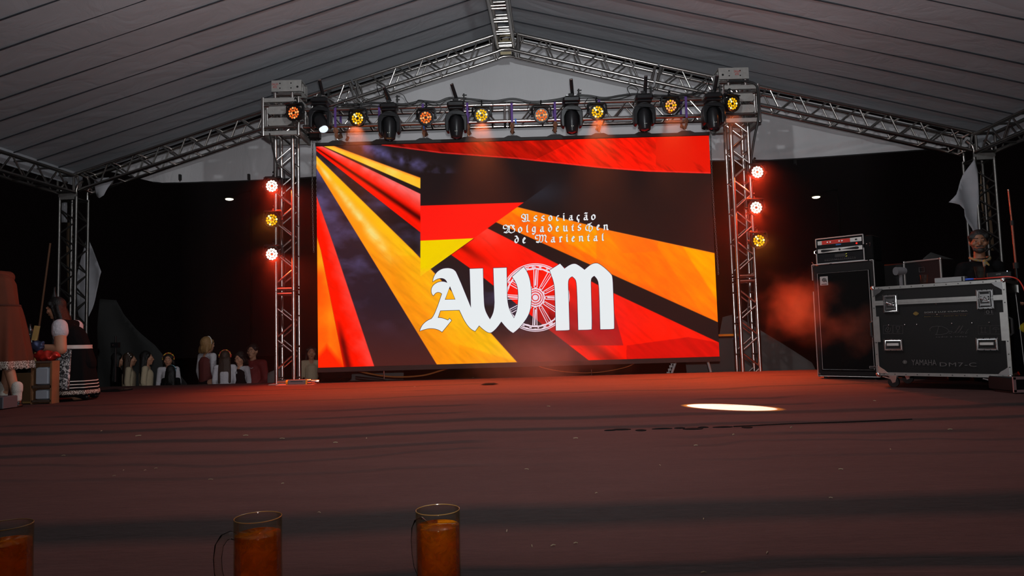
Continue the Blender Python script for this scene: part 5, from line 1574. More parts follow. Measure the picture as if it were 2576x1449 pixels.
for k, (y0, dx) in enumerate(((900, 0), (935, .02), (965, -.01))):
    p = at(2566, y0, 5.95)
    cable([p + V((dx, 0, .1)), p + V((.04, .02, .04)), p + V((.12, .03, .08)), p + V((.16, .03, -.05)), p + V((.05, .0, -.06)), (p.x + .10, p.y, .01)], .007, ['dark cable coil hanging behind the right end of the flight case', 'black cable loop low behind the flight case', 'red cable lying behind the pink case corner'][k], m=[CBL, CBL, REDC][k])

# ================================================================ BELOW AND AROUND THE SCREEN
q = MB(); p = atz(845, 960, 0); Yb = 9.62
pa = at(842, 944, Yb)
t = thing('monitor_bag', 'round-shouldered black padded bag behind the lower left corner of the screen', 'bag', T(pa.x, Yb + .02, 0))
q = MB(); q.box((0, 0, .11), (.46, .14, .22), bev=.06); part('bag_body', q, BLKF, t)
q = MB(); q.path([(-.12, -.08, .20), (-.08, -.09, .235), (.08, -.09, .235), (.12, -.08, .20)], .010, 6); part('carry_strap', q, BLKR, t)
# grey splitter box on its side at the foot of the left tower
p = atz(758, 968, .0)
t = thing('splitter_box', 'grey box with yellow end caps at the foot of the left tower', 'device', T(p.x, p.y - .02, 0))
q = MB(); q.box((-.04, 0, .040), (.24, .10, .062), bev=.004); part('housing', q, mat('blue grey metal', (.13, .145, .15), .5, .3), t)
q = MB(); q.lathe([(.02, -.02), (.033, -.018), (.034, .018), (.022, .022)], 12, M=T(-.175, 0, .038) @ Rm(PI / 2, 'Y')); q.box((.085, 0, .04), (.014, .10, .066)); pieces('end_cap', q, mat('yellow plastic', (.55, .30, .01), .5), t)
q = MB(); q.lathe([(.034, 0), (.034, .05), (.022, .055), (.022, .15), (.018, .155)], 16, M=T(.094, 0, .042) @ Rm(PI / 2, 'Y')); part('metal_plug', q, STEEL, t)
q = MB(); q.box((-.04, -.0515, .050), (.16, .002, .006)); part('label_line', q, BLK, t)
q = MB(); q.box((-.06, 0, .004), (.50, .16, .008)); part('base_board', q, mat('worn red board', (.40, .16, .11), .7), t)
ORC = mat('orange hose', (.45, .13, .03), .5)
cable([at(870, 925, 9.9), at(930, 940, 9.95), at(990, 948, 9.95), at(1060, 945, 9.95), at(1110, 932, 9.9), at(1160, 915, 9.85)], .012, 'orange hose sagging behind the lower left part of the screen', m=ORC, name='hose')
cable([at(1330, 910, 9.9), at(1370, 926, 9.95), at(1430, 936, 9.95), at(1500, 937, 9.95), at(1570, 925, 9.9), at(1600, 912, 9.85)], .006, 'thin orange cord sagging behind the middle of the screen', m=ORC, name='cord')
cable([at(895, 948, 9.7), at(925, 951, 9.6), at(960, 955, 9.6), at(985, 962, 9.55)], .012, 'dark cable lying behind the stage edge left of centre')
p = at(1829, 839, 9.7); p2 = at(1857, 846, 9.7)
q = MB(); q.box(((at(1806, 839, 9.7).x + p2.x) / 2, 9.7, (p.z + p2.z) / 2), (p2.x - at(1806, 839, 9.7).x, .008, .030), M=None)
t = thing('tension_strap', 'orange and blue tension strap between the screen and the right tower', 'strap', T(p.x, 9.7, p.z))
part('orange_band', q, mat('orange webbing', (.50, .18, .01), .8), t, world=True)
q = MB(); q.box((p2.x - .03, 9.695, p2.z - .03), (.10, .008, .016)); part('blue_band', q, mat('blue webbing', (.02, .03, .14), .8), t, world=True)
# legs of the screen support
for (xa, ya, xb_, yb2, lab) in ((1703, 902, 1690, 938, 'pale leaning support strut behind the lower right part of the screen'), (1778, 900, 1788, 936, 'thin grey support strut behind the lower right corner of the screen')):
    a = at(xa, ya, 9.85); b = at(xb_, yb2, 9.85)
    d = (b - a).normalized(); e = b + d * ((b.z - GND) / -d.z) if d.z < 0 else b
    q = MB(); q.tube(a - d * .2, e, .018, 8); q.box((e.x, e.y, GND + .005), (.10, .10, .01))
    solo('screen_strut', q, mat('pale support metal', (.5, .48, .47), .6, .2), lab, 'strut', group='screen support struts')
q = MB(); a = at(1694, 905, 9.9); b = at(1681, 938, 9.9)
for k in range(5):
    u = k / 4; p = a.lerp(b, u); q.box((p.x, p.y, p.z), (.045, .012, .03))
    if k < 4: q.box(((p + a.lerp(b, (k + 1) / 4)) / 2)[:], (.012, .006, .05))
q.box((b.x, b.y, (b.z + GND) / 2), (.012, .01, b.z - GND))
solo('perforated_strip', q, mat('pale support metal', (.5, .48, .47), .6, .2), 'notched pale metal strip beside the leaning support strut', 'strip')
q = MB(); p = at(966, 935, 9.8); q.tube((p.x, 9.8, GND), (p.x, 9.8, p.z + .06), .008, 8)
solo('support_rod', q, STEEL, 'thin shiny rod under the left part of the screen', 'rod')
q = MB(); p = at(1488, 935, 9.8); q.tube((p.x, 9.8, GND), (p.x, 9.8, p.z + .03), .006, 8)
solo('support_rod', q, STEEL, 'tiny shiny rod end under the right half of the screen', 'rod')
# carpet tears and litter
q = MB(); p = atz(1232, 968, 0)
pts = [(-.11, 0), (-.05, .07), (.02, .06), (.11, .0), (.03, -.06), (-.06, -.05)]
q.add([(p.x + a_, p.y + b_, .006) for a_, b_ in pts] + [(p.x + a_ * .5, p.y + b_ * .3, .022) for a_, b_ in pts], [(0, 1, 7, 6), (1, 2, 8, 7), (2, 3, 9, 8), (3, 4, 10, 9), (4, 5, 11, 10), (5, 0, 6, 11), (6, 7, 8, 9, 10, 11), (0, 5, 4, 3, 2, 1)])
solo('carpet_flap', q, BLKF, 'curled dark carpet flap on the stage in front of the screen', 'carpet flap')
q = MB(); p = atz(1700, 1079, 0)
for k in range(9):
    q.ell((p.x + (k - 4) * .10 + .03 * math.sin(k * 5), p.y + .03 * math.sin(k * 2.2), .002), (.035 + .03 * (k % 2), .010 + .010 * (k % 3), .006), 8)
q.path([(p.x + .35, p.y, .005), (p.x + .7, p.y + .04, .006), (p.x + 1.1, p.y + .06, .005), (p.x + 1.5, p.y + .12, .002)], .0035, 6)
solo('carpet_fold', q, BLKF, 'long raised dark carpet fold across the right middle of the stage', 'carpet fold')
STRAW = mat('pale straw', (.26, .21, .13), .7)
bits = [(803, 1289), (1275, 1335), (1338, 1373), (1448, 1366), (1391, 1372), (365, 1183), (311, 1183), (287, 1197), (392, 1178), (530, 1206), (711, 1216), (160, 1146), (255, 1084), (348, 1096), (710, 1103), (844, 1113), (922, 1102), (1448, 1102), (1845, 1093), (1380, 1022), (1043, 973), (1325, 1180), (1770, 1440), (1750, 1120), (1990, 1075), (2200, 1008), (2115, 1180), (2090, 1252), (1770, 1305), (2240, 1130), (1190, 950), (1660, 1170), (618, 1095), (2390, 1080), (1500, 1240), (1930, 1390)]
for i, (x_, y_) in enumerate(bits):
    p = atz(x_, y_, .002); L_ = .005 + .006 * rng.rand(); a = rng.rand() * PI
    if y_ < 1120: L_ *= 1.6
    q = MB(); d = V((math.cos(a), math.sin(a), 0)) * L_
    q.path([p - d, p + V((0, 0, .002)) + d * .1, p + d], (.0011 + .0006 * rng.rand()) * (1 if y_ > 1150 else 1.7), 5)
    solo('straw_bit', q, STRAW, 'tiny pale straw bit lying on the dark stage floor', 'straw', group='straw bits on the stage')

# ================================================================ BEER MUGS
def beer_mat():
    m = bpy.data.materials.new('amber beer'); m.use_nodes = True; nt = m.node_tree; N = nt.nodes; L = nt.links; N.clear()
    out = N.new('ShaderNodeOutputMaterial'); tr = N.new('ShaderNodeBsdfTransparent'); tr.inputs[0].default_value = (.90, .50, .06, 1)
    rf = N.new('ShaderNodeBsdfRefraction'); rf.inputs[0].default_value = (.95, .42, .02, 1); rf.inputs['IOR'].default_value = 1.30; rf.inputs['Roughness'].default_value = .03
    df = N.new('ShaderNodeBsdfTranslucent'); df.inputs[0].default_value = (.95, .30, .01, 1)
    d2 = N.new('ShaderNodeBsdfDiffuse'); d2.inputs[0].default_value = (.80, .24, .008, 1)
    gl = N.new('ShaderNodeBsdfGlossy'); gl.inputs['Roughness'].default_value = .03
    a = N.new('ShaderNodeMixShader'); a.inputs[0].default_value = .55; L.new(tr.outputs[0], a.inputs[1]); L.new(rf.outputs[0], a.inputs[2])
    b = N.new('ShaderNodeMixShader'); b.inputs[0].default_value = .5; L.new(df.outputs[0], b.inputs[1]); L.new(d2.outputs[0], b.inputs[2])
    c = N.new('ShaderNodeMixShader')
    tc = N.new('ShaderNodeTexCoord'); n = N.new('ShaderNodeTexNoise'); n.inputs['Scale'].default_value = 26; n.inputs['Detail'].default_value = 3; n.inputs['Distortion'].default_value = 1.2; L.new(tc.outputs['Object'], n.inputs['Vector'])
    mr = N.new('ShaderNodeMapRange'); mr.inputs[1].default_value = .35; mr.inputs[2].default_value = .7; mr.inputs[3].default_value = .14; mr.inputs[4].default_value = .50; L.new(n.outputs['Fac'], mr.inputs[0])
    L.new(mr.outputs[0], c.inputs[0]); L.new(a.outputs[0], c.inputs[1]); L.new(b.outputs[0], c.inputs[2])
    fr = N.new('ShaderNodeFresnel'); fr.inputs[0].default_value = 1.33
    fm = N.new('ShaderNodeMath'); fm.operation = 'MULTIPLY'; fm.inputs[1].default_value = .4; L.new(fr.outputs[0], fm.inputs[0])
    d = N.new('ShaderNodeMixShader'); L.new(fm.outputs[0], d.inputs[0]); L.new(c.outputs[0], d.inputs[1]); L.new(gl.outputs[0], d.inputs[2]); L.new(d.outputs[0], out.inputs[0])
    return m
GLASS = CUPM; HGLASS = glass_mat('handle glass', 1.0, (.72, .70, .58, 1)); BEER = beer_mat(); RIMM = mat('light tinted glass rim', (.42, .24, .07), .18, 0, trans=.45, spec=.9)  # golden screen light put into the rim's own colour
def mug(px, py, scale, hyaw, label):
    hgt = .2025 * scale
    p = atz(px, py, hgt)
    t = thing('beer_mug', label, 'beer mug', T(p.x, p.y, 0) @ Rm(hyaw, 'Z') @ Matrix.Scale(scale, 4), 'beer mugs at the front of the stage')
    def dim(r, z, a):
        k = math.exp(-((z - .070) / .055) ** 2)
        return r - .0022 * k * (.5 + .5 * math.cos(8 * a))
    q = MB()
    q.lathe([(.001, 0), (.047, 0), (.052, .004), (.0535, .012), (.0528, .05), (.0522, .10), (.0516, .15), (.0520, .195), (.0516, .2015), (.0508, .2025), (.0500, .2015), (.0500, .195), (.0498, .15), (.0506, .05), (.0500, .022), (.044, .014), (.001, .014)], 64, fn=dim, caps=False)
    part('glass_body', q, GLASS, t, smooth=80)
    q = MB()
    q.lathe([(.001, .0142), (.0438, .0142), (.0497, .0222), (.0503, .05), (.0495, .15), (.0496, .1655), (.0490, .1662), (.001, .1660)], 64, fn=lambda r, z, a: dim(r, z, a) if r > .046 else r, caps=False)
    part('beer', q, BEER, t, smooth=50, label='amber beer filling the glass mug')
    q = MB(); q.torus(.0510, .0011, M=T(0, 0, .2016), n=48, k=8); part('rim', q, RIMM, t)
    q = MB()
    q.path([(-.046, 0, .160), (-.060, 0, .166), (-.074, 0, .160), (-.0845, 0, .143), (-.088, 0, .115), (-.086, 0, .085), (-.079, 0, .058), (-.066, 0, .040), (-.049, 0, .032)], [.008, .0085, .0085, .008, .0075, .0075, .008, .0085, .009], 14, flat=1.25)
    part('handle', q, HGLASS, t, smooth=80)
    return t
mug(649, 1300, 1.0, .12, 'glass beer mug with its handle turned left, second from the left edge')
mug(1101, 1281, .985, -.75, 'glass beer mug nearest the centre, handle turned away to the rear left')
mug(14, 1320, 1.02, .3, 'glass beer mug cut off by the left edge of the picture')

# ================================================================ PEOPLE
SKIN = mat('skin', (.42, .20, .12), .55, noise=.08, nscale=20)
SKIN2 = mat('tanned skin', (.19, .08, .042), .55, noise=.08, nscale=20)
EYEW = mat('eye white', (.22, .19, .17), .4)
EYED = mat('dark iris', (.02, .012, .01), .2)
LIP = mat('lip', (.16, .05, .04), .5)
def hairm(name, c): return mat(name, c, .55, noise=.35, nscale=60, bump=.4, bscale=90)
H_BLK = hairm('black hair', (.005, .004, .0035)); H_BRN = hairm('brown hair', (.034, .017, .009)); H_DBR = hairm('dark brown hair', (.012, .007, .005)); H_BLD = hairm('blond hair', (.26, .14, .05))
def remesh(mb, vox, smooth=3, name='body'):
    me0 = bpy.data.meshes.new('tmp'); me0.from_pydata([tuple(v) for v in mb.v], [], mb.f)
    o = bpy.data.objects.new('tmp', me0); COL.objects.link(o)
    r = o.modifiers.new('r', 'REMESH'); r.mode = 'VOXEL'; r.voxel_size = vox; r.use_smooth_shade = True
    if smooth:
        s_ = o.modifiers.new('s', 'SMOOTH'); s_.iterations = smooth; s_.factor = .5
    bpy.context.view_layer.update()
    me = bpy.data.meshes.new_from_object(o.evaluated_get(bpy.context.evaluated_depsgraph_get()))
    me.name = name
    COL.objects.unlink(o); bpy.data.objects.remove(o); bpy.data.meshes.remove(me0)
    return me
def rpart(name, mb, m, parent, vox=.012, smooth=3, label=None):
    me = remesh(mb, vox, smooth, name); me.materials.clear(); me.materials.append(m)
    me.shade_smooth()
    return part(name, me, None, parent, label=label)
BASE = dict(pelvis=(0, 0, .95), chest=(0, 0, 1.26), neck=(0, 0, 1.45), head=(0, -.015, 1.595),
            shL=(-.17, 0, 1.39), elL=(-.21, .02, 1.12), wrL=(-.21, -.05, .88), shR=(.17, 0, 1.39), elR=(.21, .02, 1.12), wrR=(.21, -.05, .88),
            hpL=(-.09, 0, .90), knL=(-.10, -.03, .49), anL=(-.10, .03, .08), toL=(-.11, -.11, .035), hpR=(.09, 0, .90), knR=(.10, -.03, .49), anR=(.10, .03, .08), toR=(.11, -.11, .035))
def hand(mb, w_, d, pn, s, curl=.5, thumb=1):
    """palm and five fingers growing from wrist w_ along d; pn = palm normal (fingers curl towards it)"""
    d = d.normalized(); pn = (pn - d * pn.dot(d)).normalized(); sd = d.cross(pn)
    pc = w_ + d * .045 * s
    mb.cap(w_, w_ + d * .02 * s, .026 * s, .028 * s, 8)
    for k in (-1.5, -.5, .5, 1.5):
        mb.cap(w_ + d * .02 * s + sd * k * .012 * s, w_ + d * .085 * s + sd * k * .019 * s, .014 * s, .011 * s, 8)
    for k, ln in zip((-1.5, -.5, .5, 1.5), (.062, .076, .080, .070)):
        p = w_ + d * .088 * s + sd * k * .020 * s; dd = d.copy(); r = .0095 * s
        for j in range(3):
            dd = (dd + pn * curl * .55).normalized(); n_ = p + dd * ln * s * (.42, .33, .25)[j]; mb.cap(p, n_, r, r * .9, 8); p = n_; r *= .9
    p = w_ + d * .025 * s + sd * thumb * .026 * s; dd = (d + sd * thumb * .9 + pn * .3).normalized()
    for j in range(2):
        n_ = p + dd * .036 * s; mb.cap(p, n_, .011 * s, .010 * s, 8); p = n_; dd = (dd + d * .5 + pn * .25).normalized()
def person(name, label, M, H=1.7, pose=None, skin=None, vox=.009, headyaw=0.0, headtilt=0.0, headk=1.0, group=None, curl=.5, rooms=None, beard=False, hand_n=None):
    t = thing(name, label, 'person', M, group)
    s = H / 1.7
    J = {k: V(v) * s for k, v in BASE.items()}
    for k, v in (pose or {}).items(): J[k] = V(v)
    skin = skin or SKIN
    q = MB()
    q.cap(J['pelvis'], J['chest'], .115 * s, .125 * s); q.cap(J['chest'], J['neck'] - V((0, 0, .06)) * s, .12 * s, .075 * s)
    q.cap(J['shL'], J['shR'], .055 * s, .055 * s); q.cap(J['hpL'], J['hpR'], .10 * s, .10 * s)
    hc = J['head']; hk = s * headk
    q.cap(J['neck'] - V((0, 0, .03)) * s, hc - V((0, 0, .03)) * s, .052 * s, .048 * hk)
    for sd in 'LR':
        q.cap(J['sh' + sd], J['el' + sd], .048 * s, .038 * s); q.cap(J['el' + sd], J['wr' + sd], .038 * s, .024 * s)
        q.cap(J['hp' + sd], J['kn' + sd], .085 * s, .054 * s); q.cap(J['kn' + sd], J['an' + sd], .054 * s, .034 * s)
        q.cap(J['an' + sd] - V((0, 0, .02 * s)), J['to' + sd], .038 * s, .028 * s)
        d = J['wr' + sd] - J['el' + sd]
        hn = (hand_n or {}).get(sd, V((0, -1, 0)))
        hand(q, J['wr' + sd], d, hn, s, curl, 1 if sd == 'L' else -1)
    HM = T(hc) @ Rm(headyaw, 'Z') @ Rm(headtilt, 'X') @ Matrix.Scale(hk, 4)
    q.ell((0, .012, .015), (.074, .090, .098), 16, M=HM); q.ell((0, -.022, -.045), (.056, .062, .068), 14, M=HM)
    q.ell((0, -.062, -.092), (.024, .020, .018), 8, M=HM)                     # chin
    q.cap((0, -.080, .012), (0, -.098, -.022), .009, .0145, 8, M=HM)           # nose
    q.cap((-.034, -.077, .024), (.034, -.077, .024), .0125, .0125, 8, M=HM)    # brow
    for sx in (-1, 1): q.cap((sx * .020, -.078, -.006), (sx * .040, -.070, -.004), .0075, .007, 8, M=HM)   # lower lids
    q.cap((-.018, -.083, -.055), (.018, -.083, -.055), .0095, .0095, 8, M=HM)  # mouth
    for sx in (-1, 1):
        q.ell((sx * .048, -.055, -.018), (.022, .026, .022), 8, M=HM); q.ell((sx * .076, .012, -.002), (.009, .018, .030), 8, M=HM)
    rpart('body', q, skin, t, vox, 2)
    q = MB()
    for sx in (-1, 1): q.ell((sx * .030, -.0725, .005), (.0115, .0105, .0062), 10, M=HM)
    pieces('eye', q, EYEW, t)
    q = MB()
    for sx in (-1, 1): q.ell((sx * .030, -.0800, .005), (.0052, .0045, .0058), 8, M=HM)
    pieces('iris', q, EYED, t)
    q = MB(); q.ell((0, -.0900, -.052), (.0165, .005, .0036), 10, M=HM); q.ell((0, -.0890, -.059), (.0145, .005, .0040), 10, M=HM); part('lips', q, LIP, t)
    q = MB()
    for sx in (-1, 1): q.cap((sx * .016, -.0875, .034), (sx * .046, -.0780, .037), .0042, .003, 6, M=HM)
    return t, J, s, HM, q
def hair(t, HM, m, eb, long_=0.0, J=None, back=None, part_=0, wide=1.0):
    part('eyebrows', eb, m, t)
    q = MB()
    q.ell((0, .026, .034), (.086, .094, .100), 16, M=HM)
    q.cap((-.062, -.02, .055), (.062, -.02, .055), .034, .034, 8, M=HM)
    if long_ > 0:
        for k in (-2, -1, 0, 1, 2):
            a = V((k * .030 * wide, .075 - abs(k) * .012, .0)); b = V((k * .036 * wide, .085 - abs(k) * .010, -long_ * .55)); c_ = V((k * .040 * wide, .075, -long_))
            q.cap(a, b, .034, .036, 8, M=HM); q.cap(b, c_, .036, .026, 8, M=HM)
        for sx in (-1, 1):
            q.cap((sx * .074, .0, .02), (sx * .084, .02, -long_ * .55), .020, .022, 8, M=HM)
    rpart('hair', q, m, t, .011 * (1 if True else 1), 2)
def sleeve_(q, J, s, sd, r0, r1, to=1.0):
    a, b, c_ = J['sh' + sd], J['el' + sd], J['wr' + sd]
    q.cap(a, b, r0, (r0 + r1) / 2)
    if to > 0: q.cap(b, b.lerp(c_, to), (r0 + r1) / 2, r1)
def torso(q, J, s, g=.0):
    q.cap(J['pelvis'], J['chest'], (.128 + g) * s, (.140 + g) * s); q.cap(J['chest'], J['neck'] - V((0, 0, .07)) * s, (.135 + g) * s, (.075 + g) * s)
    q.cap(J['shL'], J['shR'], (.064 + g) * s, (.064 + g) * s)
def skirt(t, m, c0, r0, r1, h, folds=11, amp=.10, name='skirt', M=None, n=88, squash=.8):
    q = MB(); prof = []
    K = 14
    for k in range(K + 1):
        u = k / K; prof.append((r0 + (r1 - r0) * (u ** .75), -h * u))
    def fn(r, z, a):
        u = -z / h
        return r * (1 + amp * u * (math.sin(a * folds) * .6 + math.sin(a * folds * 1.7 + 1) * .3)) * (1 - (1 - squash) * abs(math.sin(a)))
    q.lathe(prof, n, M=(M or T(c0)), fn=fn, caps=False)
    o = part(name, q, m, t, smooth=80)
    md = o.modifiers.new('thickness', 'SOLIDIFY'); md.thickness = .004
    return fn
def ring_band(t, name, m, c0, r0, r1, h, folds, amp, z0, z1, squash=.8, scallop=0, off=.004, n=110, M=None):
    """strip sewn on a skirt between depths z0 and z1 below the waist"""
    q = MB(); prof = []
    for k in range(5):
        z = z0 + (z1 - z0) * k / 4; u = z / h; prof.append((r0 + (r1 - r0) * (min(max(u, 0.0), 1.1) ** .75) + off, -z))
    def fn(r, z, a):
        u = -z / h
        return r * (1 + amp * u * (math.sin(a * folds) * .6 + math.sin(a * folds * 1.7 + 1) * .3)) * (1 - (1 - squash) * abs(math.sin(a)))
    b = len(q.v); q.lathe(prof, n, M=None, fn=fn, caps=False)
    if scallop:
        q.v = [(x, y, z - (scallop * abs(math.sin(math.atan2(y, x) * 17)) if i >= b + 4 * n else 0)) for i, (x, y, z) in enumerate(q.v)]
    MM = M or T(c0)
    q.v = [tuple(MM @ V(v)) for v in q.v]
    o = part(name, q, m, t, smooth=80)
    md = o.modifiers.new('thickness', 'SOLIDIFY'); md.thickness = .003
    return o
def lace_mat():
    m = bpy.data.materials.new('white lace'); m.use_nodes = True; nt = m.node_tree; N = nt.nodes; L = nt.links
    b = N['Principled BSDF']; b.inputs['Roughness'].default_value = .8
    tc = N.new('ShaderNodeTexCoord'); v = N.new('ShaderNodeTexVoronoi'); v.inputs['Scale'].default_value = 60; v.feature = 'DISTANCE_TO_EDGE'
    L.new(tc.outputs['Object'], v.inputs['Vector']); mr = N.new('ShaderNodeMapRange'); mr.inputs[1].default_value = .03; mr.inputs[2].default_value = .16
    L.new(v.outputs['Distance'], mr.inputs[0]); mx = N.new('ShaderNodeMix'); mx.data_type = 'RGBA'; mx.inputs[6].default_value = (.62, .55, .48, 1); mx.inputs[7].default_value = (.10, .055, .04, 1)
    L.new(mr.outputs[0], mx.inputs[0]); L.new(mx.outputs[2], b.inputs['Base Color']); return m
LACE = lace_mat()
RUST = mat('rust brown dress cloth', (.10, .021, .007), .85, noise=.15, bump=.15, bscale=150)
BLKD = mat('black dress cloth', (.005, .0045, .005), .9, spec=.1)
WBL = mat('white blouse cloth', (.50, .47, .50), .8, noise=.1, bump=.5, bscale=40)
CRM = mat('cream blouse cloth', (.45, .36, .24), .8, bump=.4, bscale=40)
SOCK = mat('white knitted sock', (.62, .58, .52), .9, bump=.5, bscale=120)
SHOE = mat('black shoe leather', (.008, .007, .007), .35)

# woman standing at the left edge, turned away to the left
fw = atz(8, 1022, 0)
t, J, s, HM, eb = person('person', 'person in a rust brown dress with lace hem and white socks at the left edge', T(fw.x, fw.y, 0) @ Rm(rad(-97), 'Z'), 1.74,
    pose={'neck': (0, -.17, 1.43), 'chest': (0, -.06, 1.24), 'head': (0, -.30, 1.54), 'shL': (-.16, -.13, 1.36), 'shR': (.16, -.13, 1.36), 'elL': (-.20, -.30, 1.20), 'wrL': (-.14, -.48, 1.16), 'elR': (.20, -.32, 1.16), 'wrR': (.14, -.48, 1.16),
          'anR': (.10, .25, .08), 'knR': (.10, .12, .50), 'toR': (.12, .12, .035), 'anL': (-.10, -.10, .08), 'toL': (-.12, -.24, .035)}, vox=.010)
hair(t, HM, H_DBR, eb, .16)
q = MB(); torso(q, J, s); 
for sd in 'LR': q.cap(J['sh' + sd], J['sh' + sd].lerp(J['el' + sd], .45), .066 * s, .060 * s)
rpart('bodice', q, RUST, t, .011)
skirt(t, RUST, (0, .0, 1.05), .150, .30, .62, 9, .12)
ring_band(t, 'lace_hem', LACE, (0, .0, 1.05), .150, .30, .62, 9, .12, .585, .655, scallop=.018)
ring_band(t, 'waist_seam', mat('dark rust', (.05, .012, .005), .85), (0, .0, 1.05), .150, .30, .62, 9, .12, -.004, .012)
q = MB(); q.torus(.078, .012, M=T(J['neck'] + V((0, .0, -.045))) @ Matrix.Diagonal((1.1, 1, 1, 1))); part('collar_lace', q, LACE, t)
for sd in 'LR':
    q = MB(); a = J['an' + sd]; q.cap(a + V((0, 0, .13)), a + V((0, 0, -.0)), .046, .042); q.cap(a + V((0, 0, .13)), a + V((0, 0, .09)), .051, .051); q.cap(a + V((0, -.005, .0)), J['to' + sd] + V((0, .05, .01)), .045, .037); rpart('sock', q, SOCK, t, .008, 1)
    q = MB(); to = J['to' + sd]; q.cap(to, to + V((0, .06, -.002)), .037, .040); q.cap(a + V((0, .01, -.045)), to + V((0, .06, 0)), .038, .036); q.box(((a.x + to.x) / 2, (a.y + to.y) / 2, .008), (.075, .23, .016)); rpart('shoe', q, SHOE, t, .008, 1)

# woman kneeling in a black dirndl
fk = atz(172, 1008, 0)
kp = dict(pelvis=(0, .16, .40), chest=(0, .04, .70), neck=(0, -.05, .90), head=(0, -.15, 1.03),
          shL=(-.165, -.02, .84), elL=(-.22, -.06, .57), wrL=(-.17, -.36, .60), shR=(.165, -.02, .84), elR=(.23, .03, .57), wrR=(.16, -.27, .60),
          hpL=(-.065, .12, .36), knL=(-.11, -.22, .10), anL=(-.10, .12, .06), toL=(-.10, .24, .04), hpR=(.065, .12, .36), knR=(.10, -.20, .10), anR=(.10, .12, .06), toR=(.10, .24, .04))
yk = rad(-90 + 6)
t, J, s, HM, eb = person('person', 'person kneeling on the stage in a black dirndl with white puff sleeves and striped hem', T(fk.x - .03, fk.y + .05, 0) @ Rm(yk, 'Z'), 1.66, pose=kp, skin=SKIN, vox=.008, headtilt=.25, curl=.8, hand_n={'L': V((0, 0, -1)), 'R': V((0, 0, -1))})
hair(t, HM, H_BLK, eb, .34, wide=1.1)
q = MB(); torso(q, J, s); rpart('bodice', q, BLKD, t, .011)
q = MB()
for sd in 'LR':
    a = J['sh' + sd]; b = J['el' + sd]; qq = MB(); qq.cap(a.lerp(b, .05), a.lerp(b, .30), .078, .082); qq.cap(a.lerp(b, .30), a.lerp(b, .42), .062, .062); rpart('puff_sleeve', qq, WBL, t, .010, 1)
q = MB(); q.cap((-.07, -.05, .72), (.07, -.05, .72), .085, .085); rpart('blouse_front', q, WBL, t, .010)
MS = T(0, .06, .585) @ Rm(rad(-1), 'X')
q = MB(); q.cap(J['shR'], J['elR'], .062, .058); q.cap(J['elR'], J['wrR'], .056, .034); q.cap(J['shL'], J['elL'], .062, .058); q.cap(J['elL'], J['wrL'], .056, .034)
rpart('bare_arm', q, SKIN, t, .010)
skirt(t, BLKD, None, .160, .255, .53, 9, .08, M=MS, squash=.98)
WST = mat('white ribbon', (.65, .58, .52), .6)
for z_ in (.36, .395, .43): ring_band(t, 'skirt_stripe', WST, None, .160, .255, .53, 9, .08, z_, z_ + .010, squash=.98, M=MS)
ring_band(t, 'lace_hem', LACE, None, .160, .255, .53, 9, .08, .465, .50, squash=.98, scallop=.012, M=MS)
ring_band(t, 'waist_ribbon', mat('shiny striped ribbon', (.55, .48, .44), .35), None, .163, .255, .53, 9, .05, -.03, .012, squash=.98, M=MS, off=.006)
def apron_mat():
    m = bpy.data.materials.new('silver lace apron'); m.use_nodes = True; nt = m.node_tree; N = nt.nodes; L = nt.links
    b = N['Principled BSDF']; b.inputs['Roughness'].default_value = .45
    tc = N.new('ShaderNodeTexCoord'); v = N.new('ShaderNodeTexNoise'); v.inputs['Scale'].default_value = 26; v.inputs['Detail'].default_value = 6; v.inputs['Distortion'].default_value = 2.0
    L.new(tc.outputs['Object'], v.inputs['Vector']); cr = N.new('ShaderNodeValToRGB'); cr.color_ramp.elements[0].position = .50; cr.color_ramp.elements[0].color = (.02, .02, .022, 1); cr.color_ramp.elements[1].position = .60; cr.color_ramp.elements[1].color = (.55, .53, .52, 1)
    L.new(v.outputs['Fac'], cr.inputs[0]); L.new(cr.outputs[0], b.inputs['Base Color']); return m
q = MB(); vs = []
for j in range(15):
    u = j / 14; r = .160 + (.255 - .160) * (u ** .75) + .014
    for i in range(15):
        a = -PI / 2 + (i / 14 - .5) * 1.5 + 1.12
        vs.append(MS @ V((r * (1 + .05 * u * math.sin(a * 14)) * math.cos(a), r * .99 * math.sin(a), -.45 * u - .01)))
q.add(vs, [(j * 15 + i, j * 15 + i + 1, (j + 1) * 15 + i + 1, (j + 1) * 15 + i) for j in range(14) for i in range(14)])
o = part('apron', q, apron_mat(), t, smooth=80); md = o.modifiers.new('thickness', 'SOLIDIFY'); md.thickness = .003
q = MB()
for sd in 'LR':
    q.cap(J['an' + sd], J['to' + sd], .042, .034)
rpart('shoes', q, SHOE, t, .010)
HX = Rm(yk, 'Z')
# things around the two women
ph = at(98, 868, fk.y - .22)
def crink(name, c, r, m, label, n=3, cat='bag'):
    q = MB()
    for k in range(5):
        a = k * 1.3 + n; q.ell((c.x + r[0] * .35 * math.cos(a), c.y + r[1] * .3 * math.sin(a), c.z + r[2] * (.25 * math.sin(a * 2))), (r[0] * .72, r[1] * .8, r[2] * .7), 10)
    me = remesh(q, .012, 1, name)
    me.materials.append(m)
    for v in me.vertices:
        v.co.x += .008 * math.sin(v.co.z * 90 + v.co.x * 40); v.co.z += .008 * math.sin(v.co.x * 80 + n)
    me.materials.clear(); me.materials.append(m); me.shade_smooth()
    base = V((c.x, c.y, min(v.co.z for v in me.vertices)))
    for v in me.vertices: v.co = v.co - base
    o = part(name, me, None, None, T(base)); return tag(o, label, cat)
FOILB = mat('dark blue foil', (.05, .06, .12), .22, .6, noise=.5, nscale=30); FOILR = mat('red foil', (.50, .03, .02), .22, .5, noise=.6, nscale=30)
crate_y = fk.y - .28
cz = at(103, 908, crate_y)
